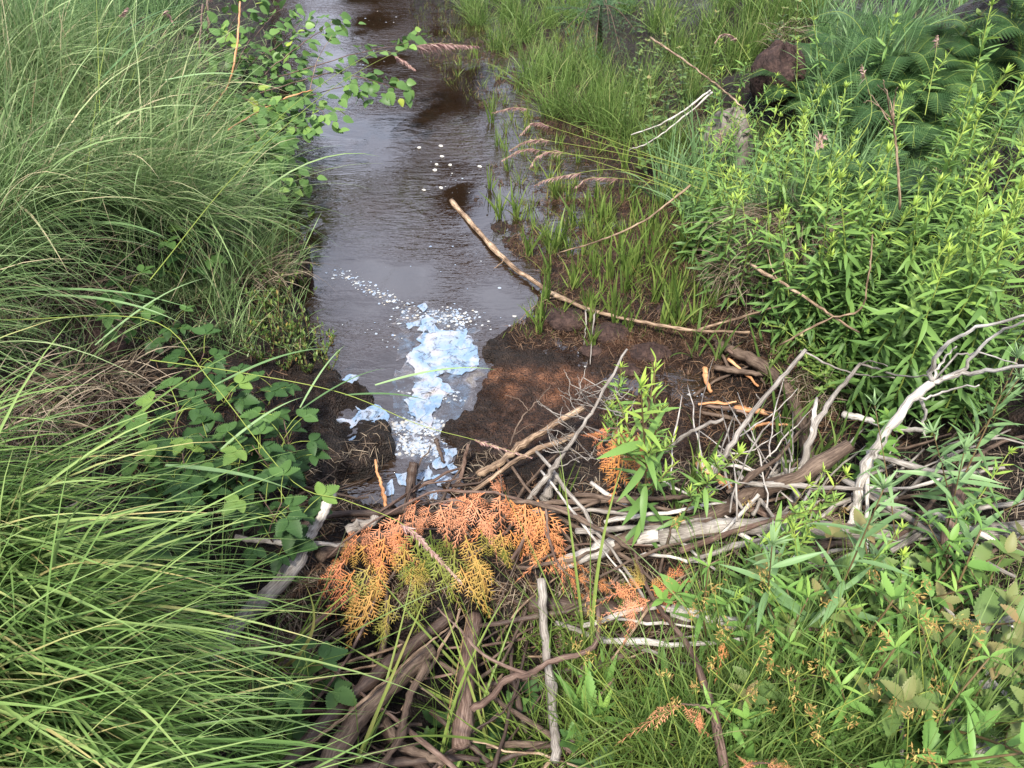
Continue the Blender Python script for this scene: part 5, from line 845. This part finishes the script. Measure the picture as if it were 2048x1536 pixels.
cedar([(1480,1560,0.40),(1500,1530,0.42),(1540,1525,0.43)], [((1480,1535,0.43),(1540,1525,0.42),.9),((1530,1525,0.43),(1610,1540,0.40),.92),((1500,1530,0.42),(1470,1510,0.40),.9)], .004, 'red-orange cedar frond cut by the bottom edge of the photo', nar=.5)
cedar([(1280,860,0.47),(1240,858,0.47),(1210,855,0.46)], [((1265,862,0.47),(1245,940,0.36),.66),((1250,860,0.47),(1215,925,0.38),.72),((1235,858,0.47),(1175,900,0.40),.78),((1220,856,0.47),(1168,878,0.42),.8),((1255,862,0.47),(1280,930,0.38),.68),((1275,865,0.46),(1310,925,0.38),.7),((1230,880,0.45),(1230,980,0.30),.6),((1280,880,0.45),(1290,960,0.34),.66),((1240,900,0.42),(1225,1000,0.26),.58),((1260,880,0.45),(1265,960,0.34),.45),((1205,880,0.44),(1190,940,0.36),.75)], .004, 'orange hanging cedar needle clump beside the dead sapling')
cedar([(1005,990,.1),(1000,950,.12),(990,930,.12)], [((1000,985,.1),(1010,940,.12),.85),((1000,985,.1),(975,950,.12),.82)], .002, 'small rusty cedar tuft above the big cedar branch')
cedar([(2060,1500,.2),(2030,1490,.2)], [((2060,1470,.2),(2000,1490,.16),.95),((2070,1510,.2),(2010,1520,.16),.93)], .003, 'red cedar frond at the bottom right edge')
# ------------------------------------------------------------------ uncountable cover
def cover(name, n, boxes, L, W, mat, el=(.4, 1.2), droop=.15, segs=3, z=0):
    mb = MB(); pts = []
    for (x0, y0, x1, y1, f) in boxes:
        a, b = P(x0, y1, .1), P(x1, y0, .1); m = int(n * f)
        for _ in range(m):
            p = GPf(random.uniform(x0, x1), random.uniform(y0, y1)); pts.append(p)
    o = np.array(pts); o[:, 2] = H(o[:, 0], o[:, 1]); keep = o[:, 2] > -.012 if mat != 'marsh' else o[:, 2] > -.03; o = o[keep]; m = len(o); az = G.random(m) * 6.28; e = G.uniform(*el, m)
    ribbons(mb, o, np.stack([np.cos(az) * np.cos(e), np.sin(az) * np.cos(e), np.sin(e)], 1), L * G.uniform(.4, 1.1, m), W, droop, segs); tag(link(name, mb.mesh(name, M[mat])), kind='stuff')
def GPf(px, py):
    z = .15
    for _ in range(3): p = P(px, py, z); z = float(H(p[0], p[1]))
    return P(px, py, z)
cover('rusty_marsh_litter', 20000, [(960,150,1440,420,.4),(1020,400,1450,700,.35),(860,20,1200,200,.1),(1200,660,1640,860,.15)], .055, .0022, 'rust', (-.1, .9), .1)
cover('dry_litter', 9000, [(560,1160,1200,1536,.25),(1150,900,2048,1300,.45),(1400,450,1700,700,.08),(0,550,300,900,.12),(560,900,1000,1060,.1)], .07, .0022, 'dead', (-.1, .5), .1)
cover('dark_litter', 8000, [(560,960,1500,1536,.5),(1400,660,1800,900,.25),(0,500,600,1000,.25)], .06, .003, 'rust', (-.1, .4), .1)
cover('marsh_sprouts', 5000, [(880,0,1250,330,.5),(1000,250,1440,680,.35),(820,0,960,140,.15)], .055, .0022, 'marsh', (.9, 1.5), .03)
cover('ground_grass_left', 7000, [(0,0,560,260,.3),(0,260,540,560,.35),(250,430,640,720,.2),(0,900,520,1536,.15)], .14, .003, 'sedge', (.5, 1.3), .15, 4)
cover('ground_grass_right', 9000, [(1250,0,2048,320,.35),(1380,250,2048,560,.3),(1560,500,2048,800,.15),(1350,1080,2048,1536,.25)], .13, .0032, 'lime', (.6, 1.4), .12, 4)
for kk in (K_gold, K_goldS, K_hero, K_asp, K_herb, K_brd, K_seed, K_spike, K_elder, K_creep, K_shr, K_ras, K_fern, K_shoot, K_shootS, K_iris, K_back, K_blue, K_rush, K_low, K_bs, K_red): kk.clean()
# ------------------------------------------------------------------ words that say where each repeated thing is
LM = [('the largest blue film patch', 880, 720), ('the film patch on left mud', 710, 830), ('the big orange cedar branch', 840, 1080), ('the fallen tan branch', 1080, 572), ('the fork of the fallen branch', 1405, 656), ('the boulder', 1430, 250), ('the dark peat mound', 1560, 110), ('the young spruce', 1190, 50), ('the birch branches', 600, 170), ('the fork of the bleached driftwood', 1862, 762), ('the foot of the bleached driftwood', 1700, 1080), ('the dead tussock', 1540, 560), ('the stripped tan stick', 1070, 870),
      ('the orange needle clump', 1230, 890), ('the white split plank', 640, 1050), ('the dark upright stump', 822, 960), ('the bright bleached log piece', 1210, 1095), ('the pale lichened stick', 1098, 1340), ('the red-brown cedar stem', 1400, 1345), ('the thickest slanting branch', 740, 1420), ('the top right corner', 2048, 0), ('the bottom right corner', 2048, 1536), ('the top left corner', 0, 0), ('the bottom left corner', 0, 1536), ('the dark left hollow', 180, 690), ('the raspberry patch', 420, 880),
      ('the long arching plume', 900, 90), ('the dead umbel', 1785, 235), ('the black seep', 1480, 790), ('the lower pinkish plumes', 1050, 300), ('the foam flakes', 880, 320), ('the orange frond at bottom', 1330, 1430), ('the middle of the right edge', 2048, 450), ('the small shrublets', 600, 660), ('the pale broad-bladed tussocks', 180, 40), ('the leafy seedlings patch', 1730, 650), ('the broad reddish herbs', 1980, 1270), ('the rushes', 1600, 1450), ('the middle of the left edge', 0, 300), ('the raspberries in the sedge', 330, 560), ('the long weathered log', 1800, 1060), ('the leaning grey stick', 1500, 830), ('the red-tipped stems', 1310, 100), ('the dark mirrored trees', 720, 60), ('the grey twiggy sapling', 1130, 900)]
buckets = {}
for o, desc, p in PEND:
    try: o.name
    except ReferenceError: continue
    px, py = proj(p); px = min(max(px, 0), 2048); py = min(max(py, 0), 1536); nm, lx, ly = min(LM, key=lambda l: (l[1] - px) ** 2 + (l[2] - py) ** 2); dx, dy = px - lx, py - ly; dist = math.hypot(dx, dy)
    w_ = ('right of' if dx > 0 else 'left of') if abs(dx) > abs(dy) else ('below' if dy > 0 else 'above')
    if dist < 18: w_ = 'at'
    buckets.setdefault((desc, nm, w_), []).append((dist, o))
ORD = ['nearest', 'second', 'third', 'fourth', 'fifth', 'sixth', 'seventh', 'eighth', 'ninth', 'tenth', 'eleventh', 'twelfth', 'thirteenth', 'fourteenth', 'fifteenth', 'sixteenth', 'seventeenth', 'eighteenth', 'nineteenth', 'twentieth']
MULTI = {}
for o, d, p in PEND: MULTI[d] = MULTI.get(d, 0) + 1
for (desc, nm, w_), lst in buckets.items():
    lst.sort(key=lambda q: q[0])
    for i, (dd, o) in enumerate(lst):
        if MULTI[desc] == 1: o['label'] = desc
        elif len(lst) == 1: o['label'] = f'{desc} just {w_} {nm}'
        else: o['label'] = f'{desc} {w_} {nm}, ' + ('nearest to it' if i == 0 else (f'{ORD[i]} nearest' if i < 20 else 'farthest from it'))
